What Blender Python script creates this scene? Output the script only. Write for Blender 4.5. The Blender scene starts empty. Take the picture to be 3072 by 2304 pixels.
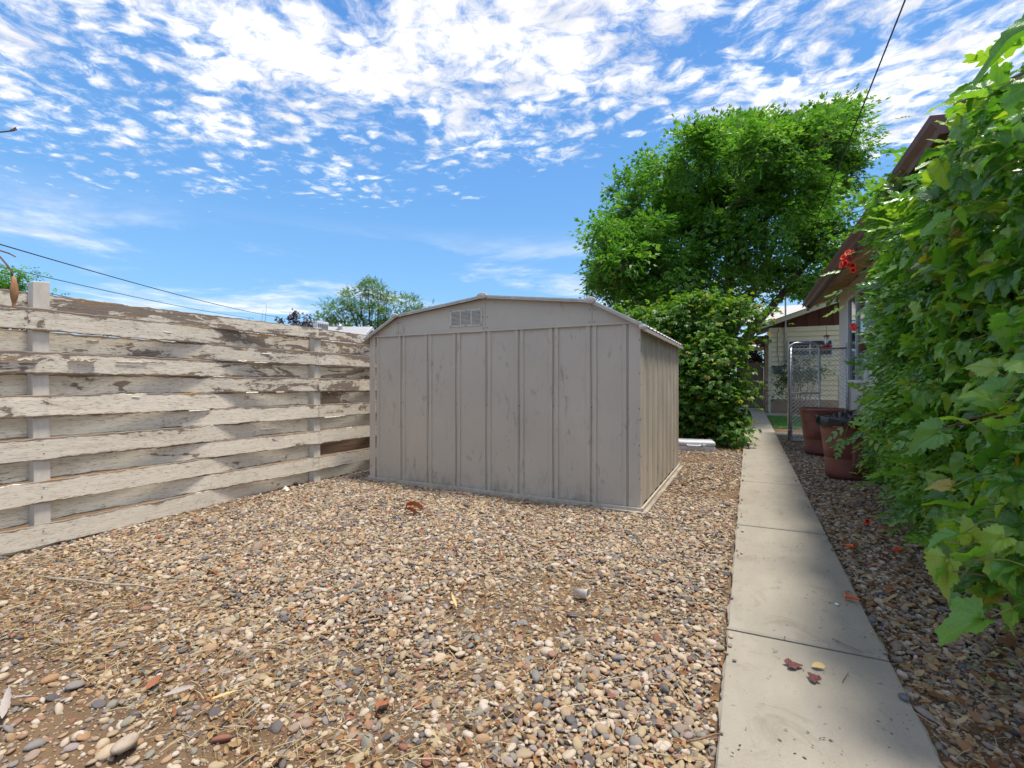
import bpy, bmesh, math, random
import numpy as np
from mathutils import Vector, Matrix, Euler

R = math.radians
rng = np.random.default_rng(11)
random.seed(11)
scn = bpy.context.scene
col = scn.collection

# ------------------------------------------------------------------ camera
cam_d = bpy.data.cameras.new('camera')
cam_d.sensor_width = 36.0
cam_d.lens = 16.6
cam_d.shift_y = -0.003
cam_d.clip_start = 0.05
cam_d.clip_end = 2000
cam = bpy.data.objects.new('camera', cam_d)
col.objects.link(cam)
cam.location = (0, 0, 1.18)
cam.rotation_euler = (R(90), 0, math.atan(711 / 1416))
scn.camera = cam

# ------------------------------------------------------------------ sun, exposure
SUN_EL, SUN_AZ = R(76), R(15)          # azimuth from +X towards +Y
sd = Vector((math.cos(SUN_EL) * math.cos(SUN_AZ), math.cos(SUN_EL) * math.sin(SUN_AZ), math.sin(SUN_EL)))
sun_d = bpy.data.lights.new('sun', 'SUN')
sun_d.energy = 2.0
sun_d.angle = R(9.0)
sun_d.color = (1.0, 0.94, 0.84)
sun = bpy.data.objects.new('sun', sun_d)
col.objects.link(sun)
sun.rotation_euler = (-sd).to_track_quat('-Z', 'Y').to_euler()
sun.location = (6, 6, 20)
vs = scn.view_settings
vs.view_transform = 'Standard'
vs.look = 'None'
vs.exposure = 1.36
vs.gamma = 1.0
vs.use_curve_mapping = False
scn.cycles.max_bounces = 7
scn.cycles.diffuse_bounces = 4
scn.cycles.glossy_bounces = 3
scn.cycles.transmission_bounces = 4
scn.cycles.transparent_max_bounces = 8
scn.cycles.caustics_reflective = False
scn.cycles.caustics_refractive = False
scn.cycles.use_denoising = True

# ------------------------------------------------------------------ node helpers
class NT:
    def __init__(s, nt):
        s.nt = nt
    def n(s, t, **k):
        nd = s.nt.nodes.new(t)
        for a, v in k.items():
            setattr(nd, a, v)
        return nd
    def set(s, sock, v):
        if isinstance(v, bpy.types.NodeSocket):
            s.nt.links.new(v, sock)
        elif v is not None:
            if isinstance(v, (tuple, list)) and len(v) == 3 and sock.type == 'RGBA':
                v = (*v, 1)
            sock.default_value = v
    def math(s, op, a, b=None, clamp=False):
        m = s.n('ShaderNodeMath', operation=op, use_clamp=clamp)
        s.set(m.inputs[0], a)
        if b is not None:
            s.set(m.inputs[1], b)
        return m.outputs[0]
    def vmath(s, op, a, b):
        m = s.n('ShaderNodeVectorMath', operation=op)
        s.set(m.inputs[0], a); s.set(m.inputs[1], b)
        return m.outputs[0]
    def noise(s, vec, scale, detail=4, rough=0.55, dist=0.0, lac=2.0, out=0):
        m = s.n('ShaderNodeTexNoise')
        if vec is not None:
            s.set(m.inputs['Vector'], vec)
        m.inputs['Scale'].default_value = scale
        m.inputs['Detail'].default_value = detail
        m.inputs['Roughness'].default_value = rough
        m.inputs['Distortion'].default_value = dist
        m.inputs['Lacunarity'].default_value = lac
        return m.outputs[out]
    def map(s, vec, scale=(1, 1, 1), loc=(0, 0, 0), rot=(0, 0, 0)):
        m = s.n('ShaderNodeMapping')
        s.set(m.inputs[0], vec)
        m.inputs['Scale'].default_value = scale
        m.inputs['Location'].default_value = loc
        m.inputs['Rotation'].default_value = rot
        return m.outputs[0]
    def mix(s, f, a, b, mode='MIX'):
        m = s.n('ShaderNodeMix', data_type='RGBA', blend_type=mode)
        s.set(m.inputs[0], f); s.set(m.inputs[6], a); s.set(m.inputs[7], b)
        return m.outputs[2]
    def ss(s, v, lo, hi, a=0.0, b=1.0):
        m = s.n('ShaderNodeMapRange', interpolation_type='SMOOTHSTEP')
        s.set(m.inputs[0], v)
        m.inputs[1].default_value = lo; m.inputs[2].default_value = hi
        m.inputs[3].default_value = a; m.inputs[4].default_value = b
        return m.outputs[0]
    def lin(s, v, lo, hi, a=0.0, b=1.0):
        m = s.n('ShaderNodeMapRange')
        s.set(m.inputs[0], v)
        m.inputs[1].default_value = lo; m.inputs[2].default_value = hi
        m.inputs[3].default_value = a; m.inputs[4].default_value = b
        return m.outputs[0]
    def ramp(s, f, stops, mode='LINEAR'):
        m = s.n('ShaderNodeValToRGB')
        s.set(m.inputs[0], f)
        cr = m.color_ramp
        cr.interpolation = mode
        while len(cr.elements) < len(stops):
            cr.elements.new(0.5)
        for e, (p, c) in zip(cr.elements, stops):
            e.position = p
            e.color = (*c, 1) if len(c) == 3 else c
        return m.outputs[0]
    def bump(s, h, strength=0.3, dist=0.01, normal=None):
        m = s.n('ShaderNodeBump')
        m.inputs['Strength'].default_value = strength
        m.inputs['Distance'].default_value = dist
        s.set(m.inputs['Height'], h)
        if normal is not None:
            s.set(m.inputs['Normal'], normal)
        return m.outputs[0]
    def obj(s):
        return s.n('ShaderNodeTexCoord').outputs['Object']
    def uv(s):
        return s.n('ShaderNodeTexCoord').outputs['UV']
    def attr(s, name, t='GEOMETRY'):
        a = s.n('ShaderNodeAttribute', attribute_name=name, attribute_type=t)
        return a.outputs['Fac']
    def rnd(s):
        return s.n('ShaderNodeObjectInfo').outputs['Random']

def newmat(name):
    m = bpy.data.materials.new(name)
    m.use_nodes = True
    nt = m.node_tree
    b = nt.nodes['Principled BSDF']
    return m, NT(nt), b

MATS = {}
def simple(name, color, rough=0.6, metal=0.0, var=0.12, scale=8.0, bump=0.0, bscale=60.0, spec=0.5, stretch=(1, 1, 1)):
    m, t, b = newmat(name)
    o = t.map(t.obj(), stretch)
    n = t.noise(o, scale, 5, 0.6)
    lo = tuple(c * (1 - var) for c in color); hi = tuple(min(1, c * (1 + var)) for c in color)
    c = t.mix(t.lin(n, 0.3, 0.7), lo, hi)
    t.set(b.inputs['Base Color'], c)
    b.inputs['Roughness'].default_value = rough
    b.inputs['Metallic'].default_value = metal
    b.inputs['Specular IOR Level'].default_value = spec
    if bump:
        t.set(b.inputs['Normal'], t.bump(t.noise(o, bscale, 4, 0.6), bump, 0.01))
    MATS[name] = m
    return m

# ------------------------------------------------------------------ world: Nishita sky with altocumulus
world = bpy.data.worlds.new('World')
scn.world = world
world.use_nodes = True
wt = NT(world.node_tree)
bg = world.node_tree.nodes['Background']
bg.inputs['Strength'].default_value = 0.1
sky = wt.n('ShaderNodeTexSky', sky_type='NISHITA')
sky.sun_disc = False
sky.sun_elevation = SUN_EL
sky.sun_rotation = math.pi / 2 - SUN_AZ
sky.altitude = 1600
sky.air_density = 1.0
sky.dust_density = 0.6
sky.ozone_density = 2.0
hs = wt.n('ShaderNodeHueSaturation')
hs.inputs['Saturation'].default_value = 1.12
hs.inputs['Value'].default_value = 0.95
wt.set(hs.inputs['Color'], sky.outputs[0])
skyc = wt.mix(1.0, hs.outputs[0], (0.80, 0.95, 1.12), 'MULTIPLY')
gen = wt.n('ShaderNodeTexCoord').outputs['Generated']
sep = wt.n('ShaderNodeSeparateXYZ'); wt.set(sep.inputs[0], gen)
clear_sky = wt.ramp(sep.outputs[2], [(0, (.36, .64, .88)), (.16, (.27, .56, .89)), (.36, (.18, .45, .87)), (.64, (.10, .31, .77)), (1, (.06, .20, .62))])
clear_sky = wt.mix(1.0, clear_sky, (4.0, 3.95, 3.85), 'MULTIPLY')
skyc = wt.mix(0.72, skyc, clear_sky)
zc = wt.math('MAXIMUM', sep.outputs[2], 0.03)
comb = wt.n('ShaderNodeCombineXYZ')
wt.set(comb.inputs[0], wt.math('DIVIDE', sep.outputs[0], zc))
wt.set(comb.inputs[1], wt.math('DIVIDE', sep.outputs[1], zc))
p = comb.outputs[0]
dist = wt.n('ShaderNodeVectorMath', operation='LENGTH'); wt.set(dist.inputs[0], p)
rad = dist.outputs['Value']
# high cloud field: small rounded puffs in a broken sheet
warp = wt.vmath('MULTIPLY', wt.vmath('SUBTRACT', wt.noise(p, 3.0, 4, 0.55, out=1), (0.5, 0.5, 0.5)), (0.22, 0.22, 0))
pw = wt.vmath('ADD', p, warp)
pw = wt.map(pw, (1.0, 1.12, 1), (3.1, 1.7, 0), (0, 0, R(-24)))
vor = wt.n('ShaderNodeTexVoronoi', feature='SMOOTH_F1')
wt.set(vor.inputs['Vector'], pw); vor.inputs['Scale'].default_value = 11.0; vor.inputs['Smoothness'].default_value = 0.6
vor.inputs['Randomness'].default_value = 1.0
puff = wt.ss(vor.outputs['Distance'], 0.62, 0.12)
n1 = wt.noise(pw, 12.5, 10, 0.68, 0.2)
n2 = wt.noise(pw, 1.7, 5, 0.58)
big = wt.noise(wt.map(p, (1, 1, 1), (0.6, 2.2, 0)), 0.8, 2, 0.5)
den = wt.math('ADD', wt.math('MULTIPLY', n1, 0.62), wt.math('MULTIPLY', n2, 0.66))
den = wt.math('ADD', den, wt.math('MULTIPLY', puff, 0.12))
den = wt.math('SUBTRACT', den, 0.10)
edge = wt.math('ADD', rad, wt.math('MULTIPLY', wt.math('SUBTRACT', big, 0.5), 1.6))
sx = wt.n('ShaderNodeSeparateXYZ'); wt.set(sx.inputs[0], p)
edge = wt.math('SUBTRACT', edge, wt.math('MULTIPLY', wt.math('MAXIMUM', wt.math('ADD', sx.outputs[0], 0.5), 0.0), 0.8))
edge = wt.math('SUBTRACT', edge, wt.math('MULTIPLY', wt.math('MAXIMUM', wt.math('SUBTRACT', wt.math('MULTIPLY', sx.outputs[0], -1.0), 0.75), 0.0), 0.52))
fade = wt.ss(edge, 1.4, 2.8, 0.0, 0.35)
den = wt.math('SUBTRACT', den, fade)
cov = wt.ss(den, 0.44, 0.70)
# low streaky wisps and a few far banks
pl = wt.map(p, (0.42, 0.42, 1), (1.25, 7.4, 0), (0, 0, R(20)))
lw = wt.noise(pl, 1.0, 8, 0.62, 0.6)
lmask = wt.math('MULTIPLY', wt.ss(rad, 3.0, 4.4), wt.ss(rad, 22.0, 12.0))
lowc = wt.math('MULTIPLY', wt.ss(lw, 0.455, 0.64), lmask)
lowc = wt.math('MULTIPLY', lowc, 0.62)
cover = wt.math('MAXIMUM', cov, lowc)
shade = wt.ss(wt.noise(pw, 3.0, 6, 0.6), 0.35, 0.65)
cloudc = wt.mix(shade, (3.45, 3.5, 3.75), (5.5, 5.35, 5.15))
world.cycles.sampling_method = 'MANUAL'
world.cycles.sample_map_resolution = 512
wt.set(bg.inputs['Color'], wt.mix(cover, skyc, cloudc))

# ------------------------------------------------------------------ object helpers
def link(o, parent=None):
    col.objects.link(o)
    if parent is not None:
        o.parent = parent
        o.matrix_parent_inverse = Matrix.Translation(-parent.location)
    return o

def tag(o, label=None, cat=None, group=None, kind=None):
    if label: o['label'] = label
    if cat: o['category'] = cat
    if group: o['group'] = group
    if kind: o['kind'] = kind
    return o

def empty(name, loc, label=None, cat=None, group=None, kind=None):
    o = bpy.data.objects.new(name, None)
    o.empty_display_size = 0.1
    o.location = loc
    col.objects.link(o)
    return tag(o, label, cat, group, kind)

class MB:
    """collects geometry given in world coordinates; build() links it as one mesh object"""
    def __init__(s):
        s.v = []; s.f = []; s.uv = None; s.sm = []
    def add(s, vs_, fs_, smooth=False):
        k = len(s.v)
        s.v.extend([tuple(q) for q in vs_])
        s.f.extend([tuple(i + k for i in f) for f in fs_])
        s.sm.extend([smooth] * len(fs_))
        return s
    def box(s, a, b):
        x0, y0, z0 = a; x1, y1, z1 = b
        return s.add([(x0, y0, z0), (x1, y0, z0), (x1, y1, z0), (x0, y1, z0), (x0, y0, z1), (x1, y0, z1), (x1, y1, z1), (x0, y1, z1)],
                     [(0, 3, 2, 1), (4, 5, 6, 7), (0, 1, 5, 4), (1, 2, 6, 5), (2, 3, 7, 6), (3, 0, 4, 7)])
    def prism(s, poly, axis, a, b):
        """poly: 2-D points; axis 'x' extrudes (y,z) points along x, 'y' extrudes (x,z), 'z' extrudes (x,y)"""
        def P(q, t):
            return {'x': (t, q[0], q[1]), 'y': (q[0], t, q[1]), 'z': (q[0], q[1], t)}[axis]
        n = len(poly)
        vs_ = [P(q, a) for q in poly] + [P(q, b) for q in poly]
        fs_ = [tuple(range(n))[::-1], tuple(range(n, 2 * n))] + [(i, (i + 1) % n, n + (i + 1) % n, n + i) for i in range(n)]
        return s.add(vs_, fs_)
    def tube(s, pts, rad, n=6, smooth=True, cap=True):
        pts = [Vector(q) for q in pts]
        if not isinstance(rad, (list, tuple, np.ndarray)):
            rad = [rad] * len(pts)
        vs_ = []; fs_ = []
        ref = Vector((0.31, 0.17, 0.93)).normalized()
        for i, q in enumerate(pts):
            t = (pts[min(i + 1, len(pts) - 1)] - pts[max(i - 1, 0)])
            if t.length < 1e-9: t = Vector((0, 0, 1))
            t.normalize()
            if abs(t.dot(ref)) > 0.98:
                ref = Vector((1, 0, 0)) if abs(t.x) < 0.9 else Vector((0, 1, 0))
            u = ref - t * ref.dot(t); u.normalize()
            ref = u
            w = t.cross(u)
            for k in range(n):
                a = 2 * math.pi * k / n
                vs_.append(q + (u * math.cos(a) + w * math.sin(a)) * rad[i])
        for i in range(len(pts) - 1):
            for k in range(n):
                fs_.append((i * n + k, i * n + (k + 1) % n, (i + 1) * n + (k + 1) % n, (i + 1) * n + k))
        if cap:
            fs_.append(tuple(range(n))[::-1]); fs_.append(tuple((len(pts) - 1) * n + k for k in range(n)))
        return s.add(vs_, fs_, smooth)
    def lathe(s, c, prof, n=24, smooth=True, cap=False):
        vs_ = []; fs_ = []
        for r, z in prof:
            for k in range(n):
                a = 2 * math.pi * k / n
                vs_.append((c[0] + r * math.cos(a), c[1] + r * math.sin(a), c[2] + z))
        for i in range(len(prof) - 1):
            for k in range(n):
                fs_.append((i * n + k, i * n + (k + 1) % n, (i + 1) * n + (k + 1) % n, (i + 1) * n + k))
        if cap:
            fs_.append(tuple(range(n))[::-1]); fs_.append(tuple((len(prof) - 1) * n + k for k in range(n)))
        return s.add(vs_, fs_, smooth)
    def build(s, name, mat, parent=None, bevel=0.0, **tg):
        me = bpy.data.meshes.new(name)
        me.from_pydata(s.v, [], s.f)
        me.polygons.foreach_set('use_smooth', s.sm)
        if mat: me.materials.append(MATS[mat] if isinstance(mat, str) else mat)
        me.update()
        o = bpy.data.objects.new(name, me)
        link(o, parent)
        if bevel:
            b = o.modifiers.new('bevel', 'BEVEL'); b.width = bevel; b.segments = 2; b.limit_method = 'ANGLE'; b.angle_limit = R(40)
        return tag(o, **tg)

def boxo(name, a, b, mat, parent=None, bevel=0.0, **tg):
    return MB().box(a, b).build(name, mat, parent, bevel, **tg)

def arr_mesh(name, V, loops, starts, totals, smooth=False):
    me = bpy.data.meshes.new(name)
    me.vertices.add(len(V)); me.vertices.foreach_set('co', np.ascontiguousarray(V, dtype=np.float32).ravel())
    me.loops.add(len(loops)); me.loops.foreach_set('vertex_index', np.ascontiguousarray(loops, dtype=np.int32))
    me.polygons.add(len(starts))
    me.polygons.foreach_set('loop_start', np.ascontiguousarray(starts, dtype=np.int32))
    me.polygons.foreach_set('loop_total', np.ascontiguousarray(totals, dtype=np.int32))
    if smooth:
        me.polygons.foreach_set('use_smooth', np.ones(len(starts), dtype=bool))
    me.update(calc_edges=True)
    return me

def frames(axis, normal):
    a = axis / np.maximum(np.linalg.norm(axis, axis=1, keepdims=True), 1e-9)
    n = normal - a * np.sum(a * normal, axis=1, keepdims=True)
    n = n / np.maximum(np.linalg.norm(n, axis=1, keepdims=True), 1e-9)
    x = np.cross(a, n)
    return np.stack([x, a, n], axis=2)      # columns: x, y(axis), z(normal)

def leafcloud(name, templ, P, M, S, rnd, mat, parent=None, smooth=False, kind=None):
    tv, tf = templ
    tv = np.asarray(tv, float); N = len(P); k = len(tv)
    V = np.einsum('nij,kj->nki', M, tv) * S[:, None, None] + P[:, None, :]
    lp = np.concatenate([np.asarray(f) for f in tf]); tot = np.array([len(f) for f in tf])
    loops = (lp[None, :] + (np.arange(N) * k)[:, None]).ravel()
    totals = np.tile(tot, N)
    starts = np.concatenate([[0], np.cumsum(totals)[:-1]])
    me = arr_mesh(name, V.reshape(-1, 3), loops, starts, totals, smooth)
    at = me.attributes.new('rnd', 'FLOAT', 'FACE')
    at.data.foreach_set('value', np.repeat(rnd, len(tf)).astype(np.float32))
    uvl = me.uv_layers.new(name='UVMap')
    uvl.data.foreach_set('uv', np.tile(tv[lp][:, :2], (N, 1)).astype(np.float32).ravel())
    me.materials.append(mat)
    o = bpy.data.objects.new(name, me)
    link(o, parent)
    if kind: o['kind'] = kind
    return o

def leaf_part_mesh(templ, mat):
    V, Fc = templ
    me = bpy.data.meshes.new('leaf'); me.from_pydata(V, [], Fc); me.polygons.foreach_set('use_smooth', [True] * len(Fc))
    uvl = me.uv_layers.new(name='UVMap')
    li = np.empty(len(me.loops), dtype=np.int32); me.loops.foreach_get('vertex_index', li)
    uvl.data.foreach_set('uv', np.asarray(V, np.float32)[li][:, :2].ravel())
    me.materials.append(MATS[mat]); me.update()
    return me

def unit(n):
    v = rng.normal(size=(n, 3))
    return v / np.linalg.norm(v, axis=1, keepdims=True)

# ------------------------------------------------------------------ leaf templates
def leaflet(base, ang, L, Wd, z0=0.0, fold=0.12, droop=0.15, seg=1):
    """one leaflet as folded quads; returns verts, faces (faces index from 0)"""
    c, s_ = math.cos(ang), math.sin(ang)
    def T(x, y, z):
        return (base[0] + x * c + y * s_, base[1] - x * s_ + y * c, base[2] + z)
    if seg == 1:
        vs_ = [T(0, 0, z0), T(-Wd / 2, L * .45, z0 + fold * Wd), T(0, L, z0 - droop * L), T(Wd / 2, L * .45, z0 + fold * Wd)]
        return vs_, [(0, 3, 2, 1)]
    vs_ = []; fs_ = []
    for i in range(seg + 1):
        t = i / seg
        w = Wd / 2 * (math.sin(math.pi * min(1, t ** 0.75)) ** 0.8) if 0 < t < 1 else 0.004
        z = z0 - droop * L * t * t
        tooth = 1.0 + (0.13 if i % 2 else -0.13)
        w *= tooth
        vs_ += [T(-w, L * t, z + fold * w * 2), T(0, L * t, z), T(w, L * t, z + fold * w * 2)]
    for i in range(seg):
        a = i * 3
        fs_ += [(a + 1, a + 4, a + 3, a), (a + 1, a + 2, a + 5, a + 4)]
    return vs_, fs_

def merge(parts):
    V = []; Fc = []
    for v, f in parts:
        k = len(V); V += list(v); Fc += [tuple(i + k for i in q) for q in f]
    return V, Fc

def pinnate(pairs, L, Wd, span=1.0, ang=R(52), droop=0.25, seg=1, start=0.28):
    parts = []
    for i in range(pairs):
        t = start + (0.92 - start) * i / max(1, pairs - 1)
        z = -droop * t * t
        sc = 0.8 + 0.35 * math.sin(math.pi * t)
        for s_ in (-1, 1):
            parts.append(leaflet((0, t * span, z), s_ * (ang - 0.25 * t) + random.uniform(-.12, .12), L * sc, Wd * sc, seg=seg, droop=random.uniform(.1, .35)))
    parts.append(leaflet((0, span * 0.95, -droop), 0, L * 1.1, Wd, seg=seg))
    return merge(parts)

def palmate(n, L, Wd, spread=R(70), seg=1):
    parts = []
    for i in range(n):
        a = -spread + 2 * spread * i / (n - 1)
        parts.append(leaflet((0, 0.05, 0), a, L * (1 - 0.25 * abs(a) / spread), Wd, droop=random.uniform(.1, .4), seg=seg))
    return merge(parts)

def grape_leaf(seed):
    """serrated, shallowly lobed leaf, about 1 long; petiole end at the origin, tip towards +Y"""
    r_ = random.Random(seed)
    n = 44
    rim = []
    for i in range(n):
        a = -math.pi + 2 * math.pi * (i + 0.5) / n          # angle from +Y
        lob = 0.50 + 0.10 * math.cos(3 * a) + 0.10 * math.cos(a) + 0.05 * math.cos(5 * a)
        if abs(a) > 2.65: lob *= 0.45 + 0.4 * (math.pi - abs(a))
        tooth = 1.0 + (0.075 if i % 2 else -0.065) + r_.uniform(-.03, .03)
        tip = 1.0 + 0.22 * max(0, 1 - abs(a) / 0.35)
        rr = lob * tooth * tip
        rim.append((rr * math.sin(a) * 1.03, 0.36 + rr * math.cos(a)))
    k1, k2 = r_.uniform(.15, .75), r_.uniform(-.2, .6)
    fold = r_.uniform(.05, .6); ph = r_.uniform(0, 6)
    def Z(x, y):
        a = math.atan2(x, y - 0.1); r2 = math.hypot(x, y - 0.1)
        return fold * abs(x) - k1 * max(0, y - .2) ** 2 - k2 * x * x + 0.035 * math.sin(7 * a + ph) * r2 * 2 + 0.02 * math.cos(11 * y + ph)
    V = [(0, 0.12, Z(0, .12))]
    for f in (0.38, 0.72, 1.0):
        for x, y in rim:
            px_, py_ = x * f, 0.12 + (y - 0.12) * f
            V.append((px_, py_, Z(px_, py_)))
    Fc = [(0, 1 + (i + 1) % n, 1 + i) for i in range(0, n)]
    for q in range(2):
        for i in range(n):
            a = 1 + q * n + i; b = 1 + q * n + (i + 1) % n
            Fc.append((a, b, b + n, a + n))
    return V, Fc
GRAPE = [grape_leaf(s_) for s_ in range(8)]

# ------------------------------------------------------------------ leaf materials
def leafmat(name, stops, trans=0.35, rough=0.42, spec=0.45, nscale=40, odd=None, veins=False):
    m, t, b = newmat(name)
    f = t.math('FRACT', t.math('ADD', t.attr('rnd'), t.rnd()))
    c = t.ramp(f, stops)
    if odd is not None:
        f2 = t.math('FRACT', t.math('MULTIPLY', f, 37.3))
        c = t.mix(t.math('LESS_THAN', f2, odd[0]), c, odd[1])
    n = t.noise(t.obj(), nscale, 3, 0.6)
    c = t.mix(t.lin(n, 0.3, 0.7, 0.0, 0.22), c, (0.03, 0.08, 0.016))
    hgt_ = t.noise(t.obj(), nscale * 2.5, 3, .6)
    if veins:
        sp = t.n('ShaderNodeSeparateXYZ'); t.set(sp.inputs[0], t.uv())
        v_ = t.math('SUBTRACT', sp.outputs[1], 0.12)
        an = t.math('ARCTAN2', sp.outputs[0], v_)
        rr = t.math('SQRT', t.math('ADD', t.math('POWER', sp.outputs[0], 2.0), t.math('POWER', v_, 2.0)))
        main = t.math('MULTIPLY', t.math('ABSOLUTE', t.math('SINE', t.math('MULTIPLY', an, 2.6))), rr)
        mainv = t.ss(main, .030, .008)
        side = t.math('SINE', t.math('ADD', t.math('MULTIPLY', rr, 62.0), t.math('MULTIPLY', t.math('ABSOLUTE', t.math('SINE', t.math('MULTIPLY', an, 2.6))), -14.0)))
        sidev = t.ss(side, .72, .98, 0, .5)
        vv_ = t.math('MAXIMUM', mainv, sidev)
        c = t.mix(t.math('MULTIPLY', vv_, .38), c, t.mix(1.0, c, (1.9, 1.6, 1.7), 'MULTIPLY'))
        hgt_ = t.math('SUBTRACT', t.math('MULTIPLY', hgt_, .5), vv_)
    t.set(b.inputs['Base Color'], c)
    b.inputs['Roughness'].default_value = rough
    b.inputs['Specular IOR Level'].default_value = spec
    t.set(b.inputs['Normal'], t.bump(hgt_, 0.3, 0.004))
    tr = t.n('ShaderNodeBsdfTranslucent')
    t.set(tr.inputs[0], t.mix(1.0, c, (1.5, 1.45, 0.55), 'MULTIPLY'))
    mx = t.n('ShaderNodeMixShader'); mx.inputs[0].default_value = trans
    t.nt.links.new(b.outputs[0], mx.inputs[1]); t.nt.links.new(tr.outputs[0], mx.inputs[2])
    t.nt.links.new(mx.outputs[0], t.nt.nodes['Material Output'].inputs[0])
    MATS[name] = m
    return m

leafmat('ash_leaf', [(0, (.055, .175, .03)), (.4, (.09, .25, .04)), (.75, (.13, .33, .052)), (1, (.22, .41, .07))], 0.45, 0.45)
leafmat('creeper_leaf', [(0, (.06, .17, .025)), (.5, (.11, .27, .036)), (.85, (.19, .36, .05)), (1, (.30, .38, .06))], 0.46, 0.45, odd=(.03, (.42, .34, .06)))
leafmat('grape_leaf', [(0, (.05, .16, .022)), (.3, (.10, .28, .035)), (.7, (.18, .41, .05)), (1, (.34, .50, .06))], 0.42, 0.27, 0.8, 30, odd=(.025, (.40, .33, .05)), veins=True)
leafmat('trumpet_leaf', [(0, (.05, .16, .022)), (.4, (.12, .31, .04)), (.8, (.20, .43, .055)), (1, (.34, .49, .06))], 0.42, 0.27, 0.8, 40)
leafmat('locust_leaf', [(0, (.09, .19, .04)), (.5, (.13, .25, .055)), (1, (.2, .3, .08))], 0.45, 0.5)
leafmat('plum_leaf', [(0, (.03, .012, .02)), (.6, (.06, .02, .035)), (1, (.12, .04, .06))], 0.3, 0.5)
leafmat('shrub_leaf', [(0, (.03, .07, .02)), (.5, (.05, .11, .03)), (1, (.09, .14, .04))], 0.3, 0.45)
leafmat('dry_leaf', [(0, (.18, .07, .035)), (.35, (.31, .14, .065)), (.7, (.42, .27, .13)), (1, (.54, .41, .24))], 0.15, 0.8, 0.2)
leafmat('path_speck', [(0, (.04, .03, .022)), (.6, (.10, .06, .04)), (1, (.28, .24, .2))], 0.05, 0.8, 0.2)
leafmat('dry_straw', [(0, (.30, .2, .1)), (.5, (.42, .32, .18)), (1, (.55, .45, .3))], 0.05, 0.8, 0.2)
leafmat('grass_blade', [(0, (.04, .14, .012)), (.6, (.07, .21, .018)), (1, (.12, .25, .03))], 0.35, 0.5)

# ------------------------------------------------------------------ other materials
def bark(name, a, b_):
    m, t, b = newmat(name)
    v = t.map(t.obj(), (1, 1, .25))
    n = t.noise(v, 18, 6, .65)
    t.set(b.inputs['Base Color'], t.mix(t.lin(n, .3, .7), a, b_))
    b.inputs['Roughness'].default_value = .9
    t.set(b.inputs['Normal'], t.bump(n, .8, .03))
    MATS[name] = m
bark('bark', (.05, .033, .025), (.15, .105, .08))
bark('vine_bark', (.14, .08, .045), (.32, .2, .11))
bark('green_stem', (.16, .2, .05), (.3, .32, .1))
bark('dead_bark', (.1, .05, .04), (.24, .14, .1))

def dirt():
    m, t, b = newmat('dirt')
    o = t.obj()
    n = t.noise(o, 2.5, 6, .6); f = t.noise(o, 60, 5, .7)
    c = t.mix(t.lin(n, .3, .7), (.095, .058, .032), (.19, .122, .068))
    c = t.mix(t.lin(f, .3, .75, 0, .5), c, (.25, .17, .105))
    t.set(b.inputs['Base Color'], c)
    b.inputs['Roughness'].default_value = .95
    b.inputs['Specular IOR Level'].default_value = .15
    t.set(b.inputs['Normal'], t.bump(f, .9, .012))
    MATS['dirt'] = m
dirt()

def pebble():
    m, t, b = newmat('pebble')
    r = t.attr('pcol', 'INSTANCER')
    pal = [(.00, (.38, .31, .22)), (.10, (.52, .43, .31)), (.19, (.25, .225, .20)), (.27, (.40, .28, .17)), (.35, (.12, .12, .13)),
           (.42, (.53, .475, .39)), (.50, (.32, .255, .215)), (.57, (.23, .23, .235)), (.64, (.42, .355, .235)), (.70, (.30, .185, .14)),
           (.75, (.56, .51, .45)), (.82, (.25, .26, .225)), (.87, (.38, .24, .135)), (.92, (.095, .095, .11)), (.955, (.26, .11, .085)), (.98, (.33, .285, .29))]
    c = t.ramp(r, pal, 'CONSTANT')
    o = t.obj()
    n = t.noise(o, 2.2, 6, .65)
    c = t.mix(t.lin(n, .3, .75, 0, .45), c, t.mix(.5, c, (.30, .22, .14)))
    sp = t.noise(o, 14, 3, .7)
    c = t.mix(t.ss(sp, .6, .72, 0, .3), c, (.1, .08, .06))
    c = t.mix(1.0, c, (.99, .92, .85), 'MULTIPLY')
    t.set(b.inputs['Base Color'], c)
    b.inputs['Roughness'].default_value = .72
    b.inputs['Specular IOR Level'].default_value = .3
    t.set(b.inputs['Normal'], t.bump(t.noise(o, 6, 5, .65), .35, .1))
    MATS['pebble'] = m
pebble()

def concrete():
    m, t, b = newmat('concrete')
    o = t.obj()
    big = t.noise(o, 1.6, 5, .6); mid = t.noise(t.map(o, (1, .35, 1)), 9, 6, .65); fine = t.noise(o, 170, 3, .7)
    c = t.mix(t.lin(big, .3, .7), (.265, .235, .185), (.335, .30, .24))
    c = t.mix(t.lin(mid, .35, .72, 0, .55), c, (.215, .185, .14))
    c = t.mix(t.lin(fine, .25, .75, 0, .5), c, (.39, .355, .295))
    pits = t.noise(o, 42, 2, .5)
    c = t.mix(t.ss(pits, .71, .75, 0, .75), c, (.1, .085, .07))
    st = t.noise(o, 4.5, 6, .7, .8)
    c = t.mix(t.ss(st, .53, .70, 0, .45), c, (.15, .125, .095))
    sd_ = t.noise(t.map(o, (1, 1, 1), (5, 3, 1)), 26, 3, .6)
    c = t.mix(t.ss(sd_, .66, .72, 0, .7), c, (.13, .105, .085))
    t.set(b.inputs['Base Color'], c)
    b.inputs['Roughness'].default_value = .88
    b.inputs['Specular IOR Level'].default_value = .25
    hb = t.math('ADD', t.math('MULTIPLY', fine, .5), mid)
    t.set(b.inputs['Normal'], t.bump(hb, .35, .004))
    MATS['concrete'] = m
concrete()

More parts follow.
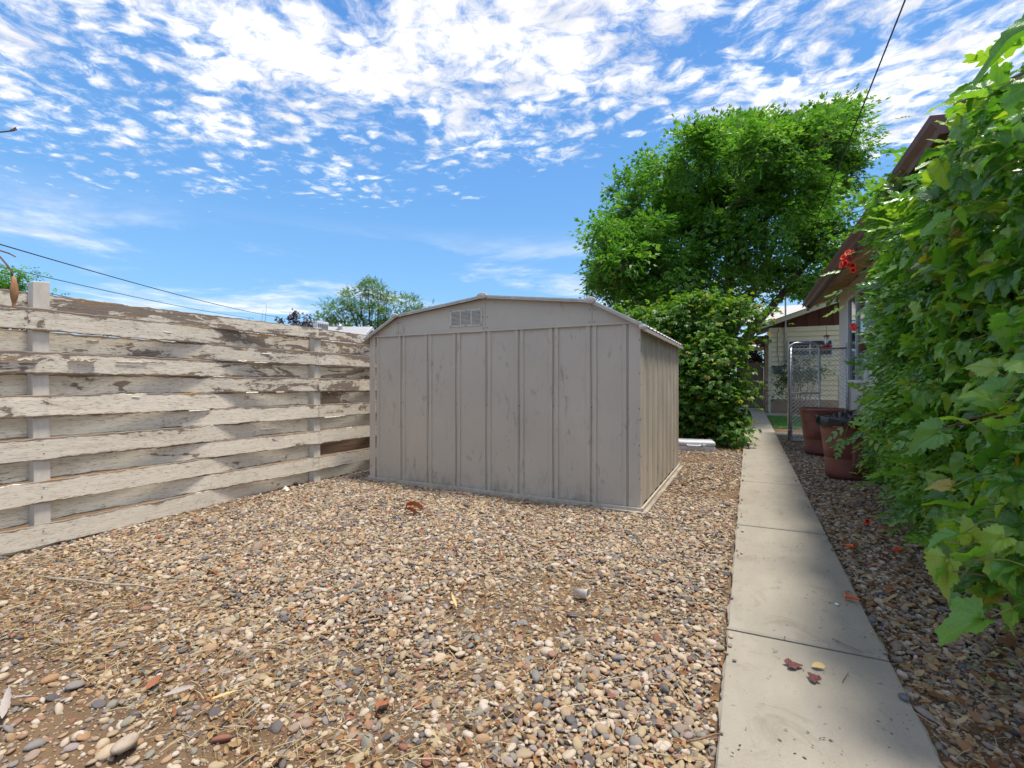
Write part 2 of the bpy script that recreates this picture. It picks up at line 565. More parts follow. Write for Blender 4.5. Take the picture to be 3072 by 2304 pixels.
def shed_paint(name, base):
    m, t, b = newmat(name)
    o = t.obj()
    n = t.noise(o, 1.3, 4, .55)
    c = t.mix(t.lin(n, .3, .7), tuple(x * .93 for x in base), tuple(x * 1.07 for x in base))
    # scuffs and dirty rubs, mostly vertical, on the middle of the wall
    sc = t.noise(t.map(o, (1, 1, .34)), 16, 7, .72, .6)
    zone = t.noise(o, 1.9, 3, .5)
    k = t.math('MULTIPLY', t.ss(sc, .545, .66), t.ss(zone, .38, .58))
    c = t.mix(t.math('MULTIPLY', k, .48), c, (.15, .13, .115))
    pale = t.noise(t.map(o, (1, 1, .5), (3, 1, 7)), 7, 6, .7, .5)
    c = t.mix(t.ss(pale, .62, .75, 0, .35), c, tuple(min(1, x * 1.3) for x in base))
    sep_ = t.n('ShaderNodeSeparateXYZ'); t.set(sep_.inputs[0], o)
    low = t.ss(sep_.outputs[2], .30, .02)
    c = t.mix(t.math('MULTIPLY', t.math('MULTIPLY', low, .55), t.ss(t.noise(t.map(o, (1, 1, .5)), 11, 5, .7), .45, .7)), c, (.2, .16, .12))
    rs = t.noise(t.map(o, (1, 1, .6), (9, 4, 2)), 9, 6, .7)
    c = t.mix(t.math('MULTIPLY', t.ss(rs, .66, .72), t.ss(sep_.outputs[2], .32, .05, 0, .7)), c, (.30, .12, .045))
    t.set(b.inputs['Base Color'], c)
    t.set(b.inputs['Roughness'], t.lin(n, .3, .7, .42, .6))
    wob = t.noise(t.map(o, (1, 1, .4)), 2.3, 2, .5)
    b1 = t.bump(wob, .5, .03)
    t.set(b.inputs['Normal'], t.bump(t.noise(o, 90, 3, .6), .06, .003, b1))
    MATS[name] = m
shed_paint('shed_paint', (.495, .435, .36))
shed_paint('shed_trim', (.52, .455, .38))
simple('louvre', (.60, .55, .465), .55, 0, .12, 20)
simple('galvanized', (.50, .50, .51), .42, .75, .22, 14, .1, 40)
simple('roof_trim', (.50, .46, .42), .5, .15, .18, 14)
simple('shed_roof', (.52, .50, .49), .45, .35, .14, 6)
simple('screw', (.12, .10, .09), .5, .6)
simple('black', (.01, .01, .01), .9)

def fence_paint(name, wear_bias):
    """cream paint flaking off weathered boards; UV: u metres along, v 0..1 across"""
    m, t, b = newmat(name)
    uv = t.uv()
    o = t.vmath('ADD', uv, t.n('ShaderNodeCombineXYZ').outputs[0])
    rn = t.rnd()
    off = t.n('ShaderNodeCombineXYZ'); t.set(off.inputs[0], t.math('MULTIPLY', rn, 37.0)); t.set(off.inputs[1], t.math('MULTIPLY', rn, 91.0))
    o = t.vmath('ADD', uv, off.outputs[0])
    # large torn areas, edges ragged
    a = t.noise(t.map(o, (1.5, .85, 1)), 1.5, 8, .66, .9)
    a2 = t.noise(t.map(o, (9, 1.6, 1)), 1.6, 6, .7, .4)
    sp = t.n('ShaderNodeSeparateXYZ'); t.set(sp.inputs[0], uv)
    v = sp.outputs[1]
    edge = t.math('ADD', t.ss(v, .84, 1.0, 0, .21), t.ss(v, .12, 0.0, 0, .15))
    wear = t.attr('wear')
    tot = t.math('ADD', t.math('ADD', t.math('MULTIPLY', a, .8), t.math('MULTIPLY', a2, .22)), edge)
    tot = t.math('ADD', tot, t.math('ADD', t.math('MULTIPLY', wear, .16), wear_bias))
    bare = t.ss(tot, .655, .672)
    thin = t.ss(tot, .56, .66)
    # fine grain-following cracks
    cr = t.noise(t.map(o, (5, 9, 1)), 3.2, 7, .72, .3)
    crack = t.ss(cr, .56, .63)
    crack = t.math('MULTIPLY', crack, t.lin(tot, .40, .58, .35, 1.0))
    # colours
    grain = t.noise(t.map(o, (2.2, 26, 1)), 2.0, 7, .7, .5)
    wn = t.noise(t.map(o, (3, 2, 1)), 1.1, 4, .6)
    wood = t.mix(t.lin(grain, .3, .7), (.12, .088, .065), (.40, .33, .27))
    fresh = t.mix(t.lin(grain, .3, .7), (.22, .13, .065), (.48, .33, .19))
    wood = t.mix(t.ss(wn, .54, .64), wood, fresh)
    pn = t.noise(t.map(o, (1.2, 2.5, 1)), 2.4, 6, .6)
    paint = t.mix(t.lin(pn, .3, .7), (.72, .64, .515), (.85, .785, .665))
    dirtn = t.noise(t.map(o, (3, 14, 1)), 1.6, 7, .72)
    paint = t.mix(t.ss(dirtn, .52, .7, 0, .42), paint, (.33, .265, .2))
    paint = t.mix(t.math('MULTIPLY', thin, .3), paint, (.40, .34, .28))
    hair = t.ss(t.noise(t.map(o, (1.6, 22, 1)), 2.6, 6, .7, .35), 0.56, .66, 0, .46)
    paint = t.mix(hair, paint, (.30, .23, .165))
    c = t.mix(t.math('MULTIPLY', crack, .8), paint, (.17, .115, .08))
    c = t.mix(bare, c, wood)
    t.set(b.inputs['Base Color'], c)
    b.inputs['Roughness'].default_value = .82
    b.inputs['Specular IOR Level'].default_value = .25
    h = t.math('SUBTRACT', t.math('MULTIPLY', pn, .15), t.math('ADD', t.math('MULTIPLY', bare, .9), t.math('MULTIPLY', crack, .4)))
    h = t.math('ADD', h, t.math('MULTIPLY', t.math('MULTIPLY', grain, bare), .45))
    t.set(b.inputs['Normal'], t.bump(h, .9, .006))
    MATS[name] = m
fence_paint('fence_paint', 0.014)
simple('bare_board', (.24, .155, .105), .85, 0, .35, 14, .4, 40, .2, (1, .2, 3))
simple('post_paint', (.62, .575, .50), .8, 0, .14, 12, .35, 40, .25, (1, 1, .25))
simple('flake_paint', (.72, .67, .59), .75, 0, .1, 20)
simple('stucco', (.72, .70, .68), .9, 0, .06, 3, .25, 80)
simple('brown_trim', (.12, .05, .04), .45, 0, .25, 5)
simple('brown_wood', (.105, .042, .028), .75, 0, .35, 9, .3, 30, .3, (4, 4, .5))
simple('tan_wood', (.62, .46, .28), .75, 0, .15, 8, .2, 30, .3)
simple('cream_siding', (.78, .71, .52), .65, 0, .06, 4)
simple('cream_trim', (.74, .70, .56), .65, 0, .08, 6)
simple('shingle', (.48, .455, .44), .9, 0, .22, 22, .5, 60, .2, (1, 3, 3))
simple('grey_shingle', (.36, .36, .37), .9, 0, .2, 20, .4, 50, .2)
simple('foundation', (.33, .24, .17), .9, 0, .2, 5, .4, 30)
simple('window_frame', (.62, .64, .66), .4, .3, .06)
simple('grey_metal', (.16, .18, .19), .5, .4, .15)
simple('meter_face', (.62, .64, .64), .3)
simple('gate_wood', (.22, .165, .13), .85, 0, .25, 9, .3, 40, .2, (4, 4, .4))
simple('white_plastic', (.66, .67, .70), .4, 0, .05)
simple('can_plastic', (.17, .058, .047), .5, 0, .22, 7, .12, 60)
simple('bag_plastic', (.012, .012, .013), .25, 0, .2)
simple('terracotta', (.40, .15, .06), .85, 0, .15, 30)
simple('brick', (.30, .09, .06), .9, 0, .25, 30, .4, 60)
simple('cup_paper', (.58, .50, .42), .7, 0, .2, 40)
simple('orange_flower', (.62, .12, .03), .55, 0, .2, 40)
simple('red_flower', (.80, .05, .02), .5, 0, .2, 40)
simple('red_plastic', (.5, .01, .01), .3)
simple('cable_black', (.015, .015, .018), .6)
simple('cable_grey', (.05, .055, .065), .6)
simple('pod', (.40, .21, .10), .7, 0, .3, 40, .2, 60, .3, (1, 1, .3))
simple('grey_pod', (.36, .31, .27), .8, 0, .2, 60)
simple('berry', (.09, .18, .05), .45)
simple('stone', (.36, .29, .22), .85, 0, .2, 25, .3, 60)
simple('dark_stone', (.11, .11, .125), .7, 0, .2, 25, .2, 60)
simple('old_wood', (.36, .31, .25), .85, 0, .35, 14, .5, 40, .2, (1, .3, 1))
def glass():
    m, t, b = newmat('pane')
    b.inputs['Base Color'].default_value = (.03, .035, .04, 1)
    b.inputs['Roughness'].default_value = .06
    b.inputs['Specular IOR Level'].default_value = .8
    MATS['pane'] = m
glass()
def clear():
    m, t, b = newmat('clear_glass')
    b.inputs['Base Color'].default_value = (.85, .85, .85, 1)
    b.inputs['Roughness'].default_value = .1
    b.inputs['Transmission Weight'].default_value = .8
    MATS['clear_glass'] = m
clear()

# ================================================================== SETTING: ground, gravel, path, lawn
def hgt(x, y):
    f = np.clip((6 - np.abs(np.asarray(x) + 1.5)) / 2, 0, 1) * np.clip((14 - np.asarray(y)) / 3, 0, 1)
    return f * (0.010 * np.sin(1.7 * x + .3) * np.sin(1.3 * y + .5) + 0.006 * np.sin(5.1 * x + 2 * y) + 0.004 * np.sin(9 * x - 7 * y)) - 0.012

xs = np.concatenate([[-400, -150, -60, -30, -15, -9], np.arange(-6.5, 3.01, .1), [6, 12, 30, 80, 200, 400]])
ys = np.concatenate([[-400, -150, -50, -15, -5, -2], np.arange(-.6, 13.01, .1), [16, 20, 28, 45, 90, 200, 500]])
gx, gy = np.meshgrid(xs, ys)
gV = np.stack([gx, gy, hgt(gx, gy)], -1).reshape(-1, 3)
nx, ny = len(xs), len(ys)
ii, jj = np.meshgrid(np.arange(nx - 1), np.arange(ny - 1))
q0 = (jj * nx + ii).ravel()
gl = np.stack([q0, q0 + 1, q0 + nx + 1, q0 + nx], 1)
gm = arr_mesh('ground', gV, gl.ravel(), np.arange(len(gl)) * 4, np.full(len(gl), 4), True)
gm.materials.append(MATS['dirt'])
ground = link(bpy.data.objects.new('ground', gm))
tag(ground, 'brown dirt yard showing between the pebbles', 'ground', kind='structure')

PX0, PX1 = -0.092, 0.524
# --- concrete path: slabs with open joints
path = empty('path', (0.2, 8, 0), 'long narrow concrete path of jointed slabs', 'path', kind='structure')
joints = [-1.2, 0.62, 2.44, 4.24, 6.08, 7.95, 9.75, 11.55, 13.4, 15.2, 17.0, 18.9]
for k, (a, b) in enumerate(zip(joints[:-1], joints[1:])):
    m = MB()
    n = 64
    top = 0.024 + random.uniform(-.003, .003)
    for side in range(1):
        prof = []
    g = 0.011
    tl = 0.022 * (1 if k < 4 else .6)           # joints run slightly askew
    def slab_pt(u, v, z):
        x = PX0 + (PX1 - PX0) * u
        yy = a + g + (b - a - 2 * g) * v + tl * (u - .5)
        e = 0.004 * math.sin(yy * 9 + 3 * u) + 0.003 * math.sin(yy * 23 + u * 5) + random.uniform(-.003, .003) + (.009 * (1 if u == 0 else -1) if random.random() < .06 else 0)
        if u in (0, 1): x += e
        return (x, yy, z)
    vs_, fs_ = [], []
    us = [0, .012, .5, .988, 1]
    zs = [-.008, 0, 0, 0, -.008]
    vv = [0] + [.006] + [i / n for i in range(1, n)] + [.994] + [1]
    for j, v in enumerate(vv):
        dz = -.007 if v in (0, 1) else 0
        for u, z in zip(us, zs):
            vs_.append(slab_pt(u, v, top + min(z, dz)))
    w = len(us)
    for j in range(len(vv) - 1):
        for i in range(w - 1):
            fs_.append((j * w + i, j * w + i + 1, (j + 1) * w + i + 1, (j + 1) * w + i))
    # skirts
    ring = [i for i in range(w)] + [j * w + w - 1 for j in range(1, len(vv))] + [(len(vv) - 1) * w + i for i in range(w - 2, -1, -1)] + [j * w for j in range(len(vv) - 2, 0, -1)]
    k0 = len(vs_)
    for i in ring:
        vs_.append((vs_[i][0], vs_[i][1], -.09))
    L_ = len(ring)
    for i in range(L_):
        fs_.append((ring[(i + 1) % L_], ring[i], k0 + i, k0 + (i + 1) % L_))
    m.add(vs_, fs_, False)
    m.build('slab', 'concrete', path)
boxo('slab', (PX1 + .012, 11.6, -.08), (1.66, 12.15, .02), 'concrete', path, .006)
boxo('slab', (PX1 + .012, 18.2, -.08), (4.0, 19.6, .02), 'concrete', path, .006)
boxo('slab', (-1.4, 18.92, -.08), (PX1 - .002, 22.5, .022), 'concrete', path, .006)

# --- lawn patches of grass blades
lawn_m = MB()
lawn_m.add([(-3.2, 12.7, .0), (PX0 - .03, 12.7, .0), (PX0 - .03, 18.8, .0), (-3.2, 18.8, .0)], [(0, 1, 2, 3)])
lawn_m.add([(PX1 + .03, 13.6, .0), (4.0, 13.6, .0), (4.0, 18.15, .0), (PX1 + .03, 18.15, .0)], [(0, 1, 2, 3)])
simple('turf', (.045, .13, .015), .9, 0, .3, 6)
lawn = lawn_m.build('lawn', 'turf', label='bright green mown lawn flanking the far path', cat='lawn', kind='structure')
NB = 15000
side = rng.random(NB) < .5
bx_ = np.where(side, rng.uniform(-1.6, PX0 - .03, NB), rng.uniform(PX1 + .03, 3.0, NB))
by_ = np.where(side, rng.uniform(12.7, 18.8, NB), rng.uniform(13.6, 18.15, NB))
P = np.stack([bx_, by_, np.zeros(NB)], 1)
ax = np.stack([rng.normal(0, .35, NB), rng.normal(0, .35, NB), np.ones(NB)], 1)
gt = ([(-.06, 0, 0), (.06, 0, 0), (0, 1, .15)], [(0, 1, 2)])
grass = leafcloud('grass', gt, P, frames(ax, unit(NB)), rng.uniform(.04, .075, NB), rng.random(NB), MATS['grass_blade'], kind='stuff')
tag(grass, 'short green grass blades on the lawn beside the far path', 'grass')

# --- gravel (geometry nodes instancing small stones)
peb_col = bpy.data.collections.new('pebble_shapes')
for k in range(12):
    bm = bmesh.new()
    bmesh.ops.create_icosphere(bm, subdivisions=2, radius=1)
    r_ = random.Random(k + 50)
    offs = [(Vector([r_.gauss(0, 1) for _ in range(3)]).normalized(), r_.uniform(-.28, .28)) for _ in range(7)]
    cut = [(Vector([r_.gauss(0, 1) for _ in range(3)]).normalized(), r_.uniform(.55, .85)) for _ in range(3 if k % 3 else 6)]
    for v in bm.verts:
        d = v.co.normalized()
        s_ = 1 + sum(a * max(0, d.dot(q)) ** 2 for q, a in offs)
        c = d * s_
        for q, lim in cut:
            h = c.dot(q)
            if h > lim: c -= q * (h - lim) * .85
        v.co = c
    for f in bm.faces: f.smooth = True
    me = bpy.data.meshes.new('pebble_shape'); bm.to_mesh(me); bm.free()
    me.materials.append(MATS['pebble'])
    peb_col.objects.link(bpy.data.objects.new('pebble_shape', me))

def patchn(x, y):
    return (np.sin(1.9 * x + 1.1 * y + .5) + np.sin(-1.3 * x + 2.3 * y + 1.7) + np.sin(3.7 * x + .9 * y + 4.) * .6 + np.sin(4.9 * y - 2.2 * x) * .5) / 3.1
def grid_pts(x0, x1, y0, y1, s_):
    a, b = np.meshgrid(np.arange(x0, x1, s_), np.arange(y0, y1, s_))
    a = a.ravel() + rng.uniform(-.48, .48, a.size) * s_; b = b.ravel() + rng.uniform(-.48, .48, b.size) * s_
    return np.stack([a, b], 1)
def visible(q, margin=0.35):
    ca, sa = math.cos(cam.rotation_euler.z), math.sin(cam.rotation_euler.z)
    d = q[:, 1] * ca - q[:, 0] * sa; xc = q[:, 0] * ca + q[:, 1] * sa
    return (d > .6) & (np.abs(xc) < (1.085 + margin) * d + .35)
G_ = np.concatenate([grid_pts(-4.6, PX0 - .005, .3, 5.2, .0172), grid_pts(-4.6, PX0 - .005, 5.2, 12.6, .026),
                     grid_pts(PX1 + .008, 1.9, 1.2, 6.0, .0178), grid_pts(PX1 + .008, 1.7, 6.0, 11.6, .026)])
x, y = G_[:, 0], G_[:, 1]
keep = visible(G_)
keep &= ~((x > -4.12) & (x < -.84) & (y > 4.28) & (y < 6.9))
dens = np.clip(1.0 - .9 * np.clip(patchn(x, y) - .30, 0, 1) * 2.0, .35, 1)
dens *= np.where((x < -.7), np.clip(.36 + (y - .95) * .62 + (x + .9) * -.02, .34, 1), 1)
dens *= np.where((x > PX1) & (y < 3.6), np.clip(.42 + (y - 1.6) * .34, .35, 1), 1)
dens *= np.where(x > PX1, np.clip(1.25 - (x - .85) * .8 * (y < 5), .4, 1), 1)
dens *= np.where((x < PX0) & (x > PX0 - .035), .45, 1) * np.where((x > PX1) & (x < PX1 + .03), .5, 1)
keep &= rng.random(len(G_)) < dens
G_ = G_[keep]
n = len(G_)
sz = np.clip(rng.lognormal(math.log(.0089), .38, n), .004, .026)
big = rng.random(n) < .012
sz = np.where(big, sz * 1.45, sz)
scl = np.stack([sz * rng.uniform(1.05, 1.45, n), sz * rng.uniform(.8, 1.1, n), sz * rng.uniform(.48, .75, n)], 1)
F_ = np.concatenate([grid_pts(-4.2, PX0 - .01, .5, 3.6, .0125), grid_pts(PX1 + .01, 1.4, 1.3, 4.0, .0125)])
F_ = F_[visible(F_) & (rng.random(len(F_)) < .45)]
nf_ = len(F_); fs = rng.uniform(.0018, .0045, nf_)
G_ = np.concatenate([G_, F_]); n = len(G_)
scl = np.concatenate([scl, np.stack([fs * 1.2, fs, fs * .7], 1)])
dk = np.concatenate([dens[keep], np.zeros(nf_)])
gz = hgt(G_[:, 0], G_[:, 1]) + scl[:, 2] * rng.uniform(.2, .75, n) + rng.uniform(0, .010, n) * (dk > .75)
nearp = (G_[:, 0] > PX0 - .03) & (G_[:, 0] < PX1 + .03)
pv = np.stack([G_[:, 0], G_[:, 1], gz], 1)
# a few strays lying on the path edges
st = np.stack([np.concatenate([rng.uniform(PX0 + .005, PX0 + .05, 24), rng.uniform(PX1 - .05, PX1 - .005, 16)]), rng.uniform(1.5, 9, 40), np.full(40, .031)], 1)
ss2 = rng.uniform(.5, 1.0, (40, 1))
pv = np.concatenate([pv, st]); scl = np.concatenate([scl, np.tile([[.015, .011, .008]], (40, 1)) * ss2]); n = len(pv)
rot = np.stack([rng.normal(0, .28, n), rng.normal(0, .28, n), rng.uniform(0, 6.283, n)], 1)
pm = bpy.data.meshes.new('gravel')
pm.vertices.add(n); pm.vertices.foreach_set('co', pv.astype(np.float32).ravel())
for nm, ty, ar in (('prot', 'FLOAT_VECTOR', rot), ('pscl', 'FLOAT_VECTOR', scl)):
    at = pm.attributes.new(nm, ty, 'POINT'); at.data.foreach_set('vector', ar.astype(np.float32).ravel())
at = pm.attributes.new('pcol', 'FLOAT', 'POINT'); at.data.foreach_set('value', rng.random(n).astype(np.float32))
at = pm.attributes.new('pidx', 'INT', 'POINT'); at.data.foreach_set('value', rng.integers(0, 12, n).astype(np.int32))
pm.materials.append(MATS['pebble'])
gravel = link(bpy.data.objects.new('gravel', pm))
tag(gravel, 'mixed tan, grey and rust river pebbles covering the yard', 'gravel', kind='stuff')
ng = bpy.data.node_groups.new('gravel_scatter', 'GeometryNodeTree')
ng.interface.new_socket('Geometry', in_out='INPUT', socket_type='NodeSocketGeometry')
ng.interface.new_socket('Geometry', in_out='OUTPUT', socket_type='NodeSocketGeometry')
gi = ng.nodes.new('NodeGroupInput'); go = ng.nodes.new('NodeGroupOutput')
m2p = ng.nodes.new('GeometryNodeMeshToPoints')
ip = ng.nodes.new('GeometryNodeInstanceOnPoints')
ci = ng.nodes.new('GeometryNodeCollectionInfo')
ci.inputs['Collection'].default_value = peb_col
ci.inputs['Separate Children'].default_value = True
ci.inputs['Reset Children'].default_value = True
def named(nm, ty):
    a = ng.nodes.new('GeometryNodeInputNamedAttribute'); a.data_type = ty; a.inputs[0].default_value = nm
    return a.outputs[0]
e2r = ng.nodes.new('FunctionNodeEulerToRotation')
ng.links.new(named('prot', 'FLOAT_VECTOR'), e2r.inputs[0])
ng.links.new(gi.outputs[0], m2p.inputs[0])
ng.links.new(m2p.outputs[0], ip.inputs['Points'])
ng.links.new(ci.outputs[0], ip.inputs['Instance'])
ip.inputs['Pick Instance'].default_value = True
ng.links.new(named('pidx', 'INT'), ip.inputs['Instance Index'])
ng.links.new(e2r.outputs[0], ip.inputs['Rotation'])
ng.links.new(named('pscl', 'FLOAT_VECTOR'), ip.inputs['Scale'])
ng.links.new(ip.outputs[0], go.inputs[0])
gmod = gravel.modifiers.new('scatter', 'NODES'); gmod.node_group = ng

# --- dry litter: straw, twiglets and leaf crumbs between the stones
def litter(name, N, region, templ, mat, s0, s1, zoff, label, cat, tilt=.25):
    P = region(N); N = len(P)
    z = hgt(P[:, 0], P[:, 1]) + rng.uniform(.008, .022, N) + zoff
    a = rng.uniform(0, 6.283, N)
    ax = np.stack([np.cos(a), np.sin(a), rng.normal(0, tilt * .5, N)], 1)
    nn = np.stack([rng.normal(0, tilt, N), rng.normal(0, tilt, N), np.ones(N)], 1)
    o = leafcloud(name, templ, np.column_stack([P, z]), frames(ax, nn), rng.uniform(s0, s1, N), rng.random(N), MATS[mat], kind='stuff')
    return tag(o, label, cat)
straw_t = ([(-.012, 0, 0), (.012, 0, 0), (.03, .5, .03), (.006, .5, .035), (.01, 1, 0), (-.008, 1, 0), (0, 0, .03), (.018, .5, .06), (0, 1, .025)],
           [(0, 6, 7, 3), (6, 1, 2, 7), (3, 7, 8, 5), (7, 2, 4, 8)])
crumb_t = leaflet((0, 0, 0), 0, 1, .5, 0, .3, -.25, 4)
def reg_left(N):
    q = np.stack([rng.uniform(-4.4, PX0, N), rng.uniform(.9, 7, N) ** 1.0], 1)
    q[:, 1] = .9 + (q[:, 1] - .9) * rng.random(N) ** .8
    k = visible(q) & ~((q[:, 0] > -4.15) & (q[:, 0] < -.8) & (q[:, 1] > 4.2))
    return q[k]
def reg_right(N):
    q = np.stack([rng.uniform(PX1 + .01, 1.6, N), 1.3 + 4.2 * rng.random(N) ** 1.6], 1)
    return q[visible(q)]
litter('straw', 6000, reg_left, straw_t, 'dry_straw', .025, .10, .0, 'dry straw bits scattered through the pebbles', 'straw')
litter('leaf_crumbs', 5200, reg_left, crumb_t, 'dry_leaf', .012, .035, .0, 'brown leaf crumbs among the open pebbles', 'leaf litter', .5)
litter('leaf_litter', 1700, reg_right, crumb_t, 'dry_leaf', .02, .06, .004, 'rusty leaf litter under the grape vine beside the path', 'leaf litter', .6)
def reg_path(N):
    q = np.stack([rng.uniform(PX0 + .02, PX1 - .02, N), 1.4 + 8 * rng.random(N) ** 1.5], 1)
    return q
o = litter('path_specks', 170, reg_path, crumb_t, 'path_speck', .004, .014, .026, 'tiny dark specks of debris on the concrete path', 'debris', .2)
def reg_hedge(N):
    q = np.stack([rng.uniform(-1.6, PX0 - .01, N), rng.uniform(8.7, 12.5, N)], 1)
    return q[(q[:, 1] < 9.4) | (q[:, 0] > -.45)]
litter('hedge_litter', 2200, reg_hedge, crumb_t, 'dry_leaf', .025, .06, .004, 'brown leaf litter along the foot of the creeper hedge', 'leaf litter', .6)
litter('twig_litter', 900, reg_right, straw_t, 'dry_straw', .03, .12, .006, 'thin dry twigs in the leaf litter under the vine', 'twigs')

# ================================================================== WOODEN FENCE
FX = -4.55
PY = [-0.90, 1.505, 3.91, 6.315, 8.72]
fence = empty('wooden_fence', (FX, 3.9, 0), 'woven horizontal board fence with peeling cream paint', 'fence')
for k, yy in enumerate(PY):
    m = MB()
    h = (1.84, 1.885, 1.80, 1.84, 1.84)[k]
    s_ = .045
    vs_ = []
    for z in (-.15, .5, 1.2, h - .004):
        for (dx, dy) in ((-s_, -s_), (s_, -s_), (s_, s_), (-s_, s_)):
            vs_.append((FX + dx + .004 * math.sin(z * 3 + k), yy + dy + .005 * math.sin(z * 2 + k * 2), z + (0.012 * (dy > 0) if z > 1.3 else 0)))
    fs_ = [(0, 3, 2, 1), (12, 13, 14, 15)]
    for j in range(3):
        for i in range(4):
            fs_.append((j * 4 + i, j * 4 + (i + 1) % 4, j * 4 + 4 + (i + 1) % 4, j * 4 + 4 + i))
    m.add(vs_, fs_)
    m.build('post', 'post_paint', fence, .004)

def boff(i, yy, k):
    """sideways offset of board i: in front of one post, behind the next"""
    t_ = (yy - PY[k]) / (PY[k + 1] - PY[k])
    s_ = (1 if i % 2 == 0 else -1) * (1 if k % 2 == 1 else -1)
    return s_ * .058 * math.cos(math.pi * t_)
def bz(i, yy, k, sag):
    t_ = (yy - PY[k]) / (PY[k + 1] - PY[k])
    drop = -.022 * max(0, (yy - 1.5) / 2.4) + sag * math.sin(math.pi * t_)
    return .153 * i + .006 + drop
flakes = MB()
def bay(yy):
    return max(0, min(3, next((q for q in range(4) if yy < PY[q + 1]), 3)))
def wear_at(i, yy, base):
    w = base
    if 6 < i < 11: w += .55 * math.exp(-((yy - 3.25) / .5) ** 2) if yy < PY[2] else 0
    if i > 4 and yy > PY[2]: w += .1 + .45 * math.exp(-((yy - 4.4) / .4) ** 2)
    if i == 8: w += .45 * math.exp(-((yy - 1.2) / .55) ** 2)
    if i == 11: w += .3 * math.exp(-((yy - 2.2) / .9) ** 2)
    return w
for k in (0, 2):
    for i in range(12):
        r_ = random.Random(i * 17 + k * 101)
        wd = .157 if i < 11 else .125
        sag = 0.0; tiltx = r_.uniform(-.006, .006)
        ph = [r_.uniform(0, 6.28) for _ in range(8)]
        wear = {11: .55, 10: .32, 9: .34, 8: .30, 7: .25, 6: .2, 5: .15, 4: .12, 3: .1, 2: .1, 1: .08, 0: .05}[i] + r_.uniform(-.1, .1)
        n = 130
        V = []; UVv = []
        y0, y1 = PY[k] + .003, PY[k + 2] - .003
        for j in range(n + 1):
            yy = y0 + (y1 - y0) * j / n
            kk = bay(yy)
            e1 = .0022 * math.sin(yy * 31 + ph[0]) + .002 * math.sin(yy * 67 + ph[1]) + .0015 * math.sin(yy * 113 + ph[2])
            e0 = .0018 * math.sin(yy * 27 + ph[3]) + .0015 * math.sin(yy * 71 + ph[4])
            bite = max(0, math.sin(yy * 4.3 + ph[5]) * math.sin(yy * 9.1 + ph[6]) - .62) * .035 * wear
            bx0 = FX + boff(i, yy, kk); z0 = bz(i, yy, kk, sag)
            th = .010
            for (sx_, v) in ((1, .03), (1, .35), (1, .65), (1, .97), (.55, 1.0), (-.55, 1.0), (-1, .97), (-1, .5), (-1, .03), (-.55, 0), (.55, 0)):
                z = z0 + v * wd
                if v > .9: z += e1 - bite
                if v < .1: z += e0
                wob = .0015 * math.sin(yy * 5.3 + ph[7])
                V.append((bx0 + th * sx_ + wob + tiltx * (v - .5), yy, z)); UVv.append((yy, v))
        c = 11
        Fc = [(j * c + q, (j + 1) * c + q, (j + 1) * c + (q + 1) % c, j * c + (q + 1) % c) for j in range(n) for q in range(c)]
        Fc += [tuple(range(c)), tuple(n * c + q for q in range(c))[::-1]]
        me = bpy.data.meshes.new('board')
        me.from_pydata(V, [], Fc)
        me.validate()
        uvl = me.uv_layers.new(name='UVMap')
        li = np.empty(len(me.loops), dtype=np.int32); me.loops.foreach_get('vertex_index', li)
        uvl.data.foreach_set('uv', np.asarray(UVv, np.float32)[li].ravel())
        at = me.attributes.new('wear', 'FLOAT', 'POINT'); wl = np.array([wear_at(i, v_[1], wear) for v_ in V], np.float32)
        at.data.foreach_set('value', wl)
        me.materials.append(MATS['bare_board'] if (k == 2 and i == 2) else MATS['fence_paint'])
        me.update()
        link(bpy.data.objects.new('board', me), fence)
        # curled flakes of paint standing off the worn boards
        if True:
            nf = int(5 * max(0, wear))
            for q in range(nf):
                yy = r_.uniform(y0, y1); v = r_.choice([r_.uniform(.0, .25), r_.uniform(.55, .95), r_.uniform(.1, .9)])
                w = r_.uniform(.02, .11); hh = r_.uniform(.005, .016) * (1 if r_.random() < .85 else 1.7)
                dirz = -1 if r_.random() < .65 else 1
                kk = bay(yy)
                bx0 = FX + boff(i, yy, kk) + .0105; z0 = bz(i, yy, kk, sag) + v * wd
                curl = r_.uniform(.3, .8)
                base = len(flakes.v)
                VV = []
                for a in range(5):
                    for b in range(4):
                        t_ = b / 3
                        ang = curl * t_
                        out = hh * (1 - math.cos(ang)) / max(curl, .2) * 1.3
                        dz = dirz * hh * math.sin(ang) / max(curl, .2)
                        edge = .25 * hh * math.sin(a * 2.1 + q) * t_
                        VV.append((bx0 + out + .0006, yy + (a / 4 - .5) * w + .1 * w * math.sin(b * 2 + q), z0 + dz + edge))
                flakes.add(VV, [(a * 4 + b, (a + 1) * 4 + b, (a + 1) * 4 + b + 1, a * 4 + b + 1) for a in range(4) for b in range(3)])
def curl(i, k, yy, v, w, hh, dirz, cv, q=0, nseg=10):
    bx0 = FX + boff(i, yy, k) + .0106; z0 = bz(i, yy, k, 0) + v * .15
    VV = []
    for a in range(nseg + 1):
        yl = yy + (a / nseg - .5) * w
        bxl = FX + boff(i, min(max(yl, PY[k]), PY[k + 1]), k) + .0106
        jag = .35 * math.sin(a * 1.9 + q) + .25 * math.sin(a * 4.3 + q * 2)
        for b in range(5):
            t_ = b / 4; ang = cv * t_; L = hh * (1 + jag * .5)
            VV.append((bxl + .0005 + L * (1 - math.cos(ang)) / cv, yl + .006 * math.sin(b + q), z0 + .004 * jag + dirz * L * math.sin(ang) / cv))
    flakes.add(VV, [(a * 5 + b, (a + 1) * 5 + b, (a + 1) * 5 + b + 1, a * 5 + b + 1) for a in range(nseg) for b in range(4)], True)
curl(8, 0, 1.30, .50, .34, .030, 1, 1.5, 1, 16)
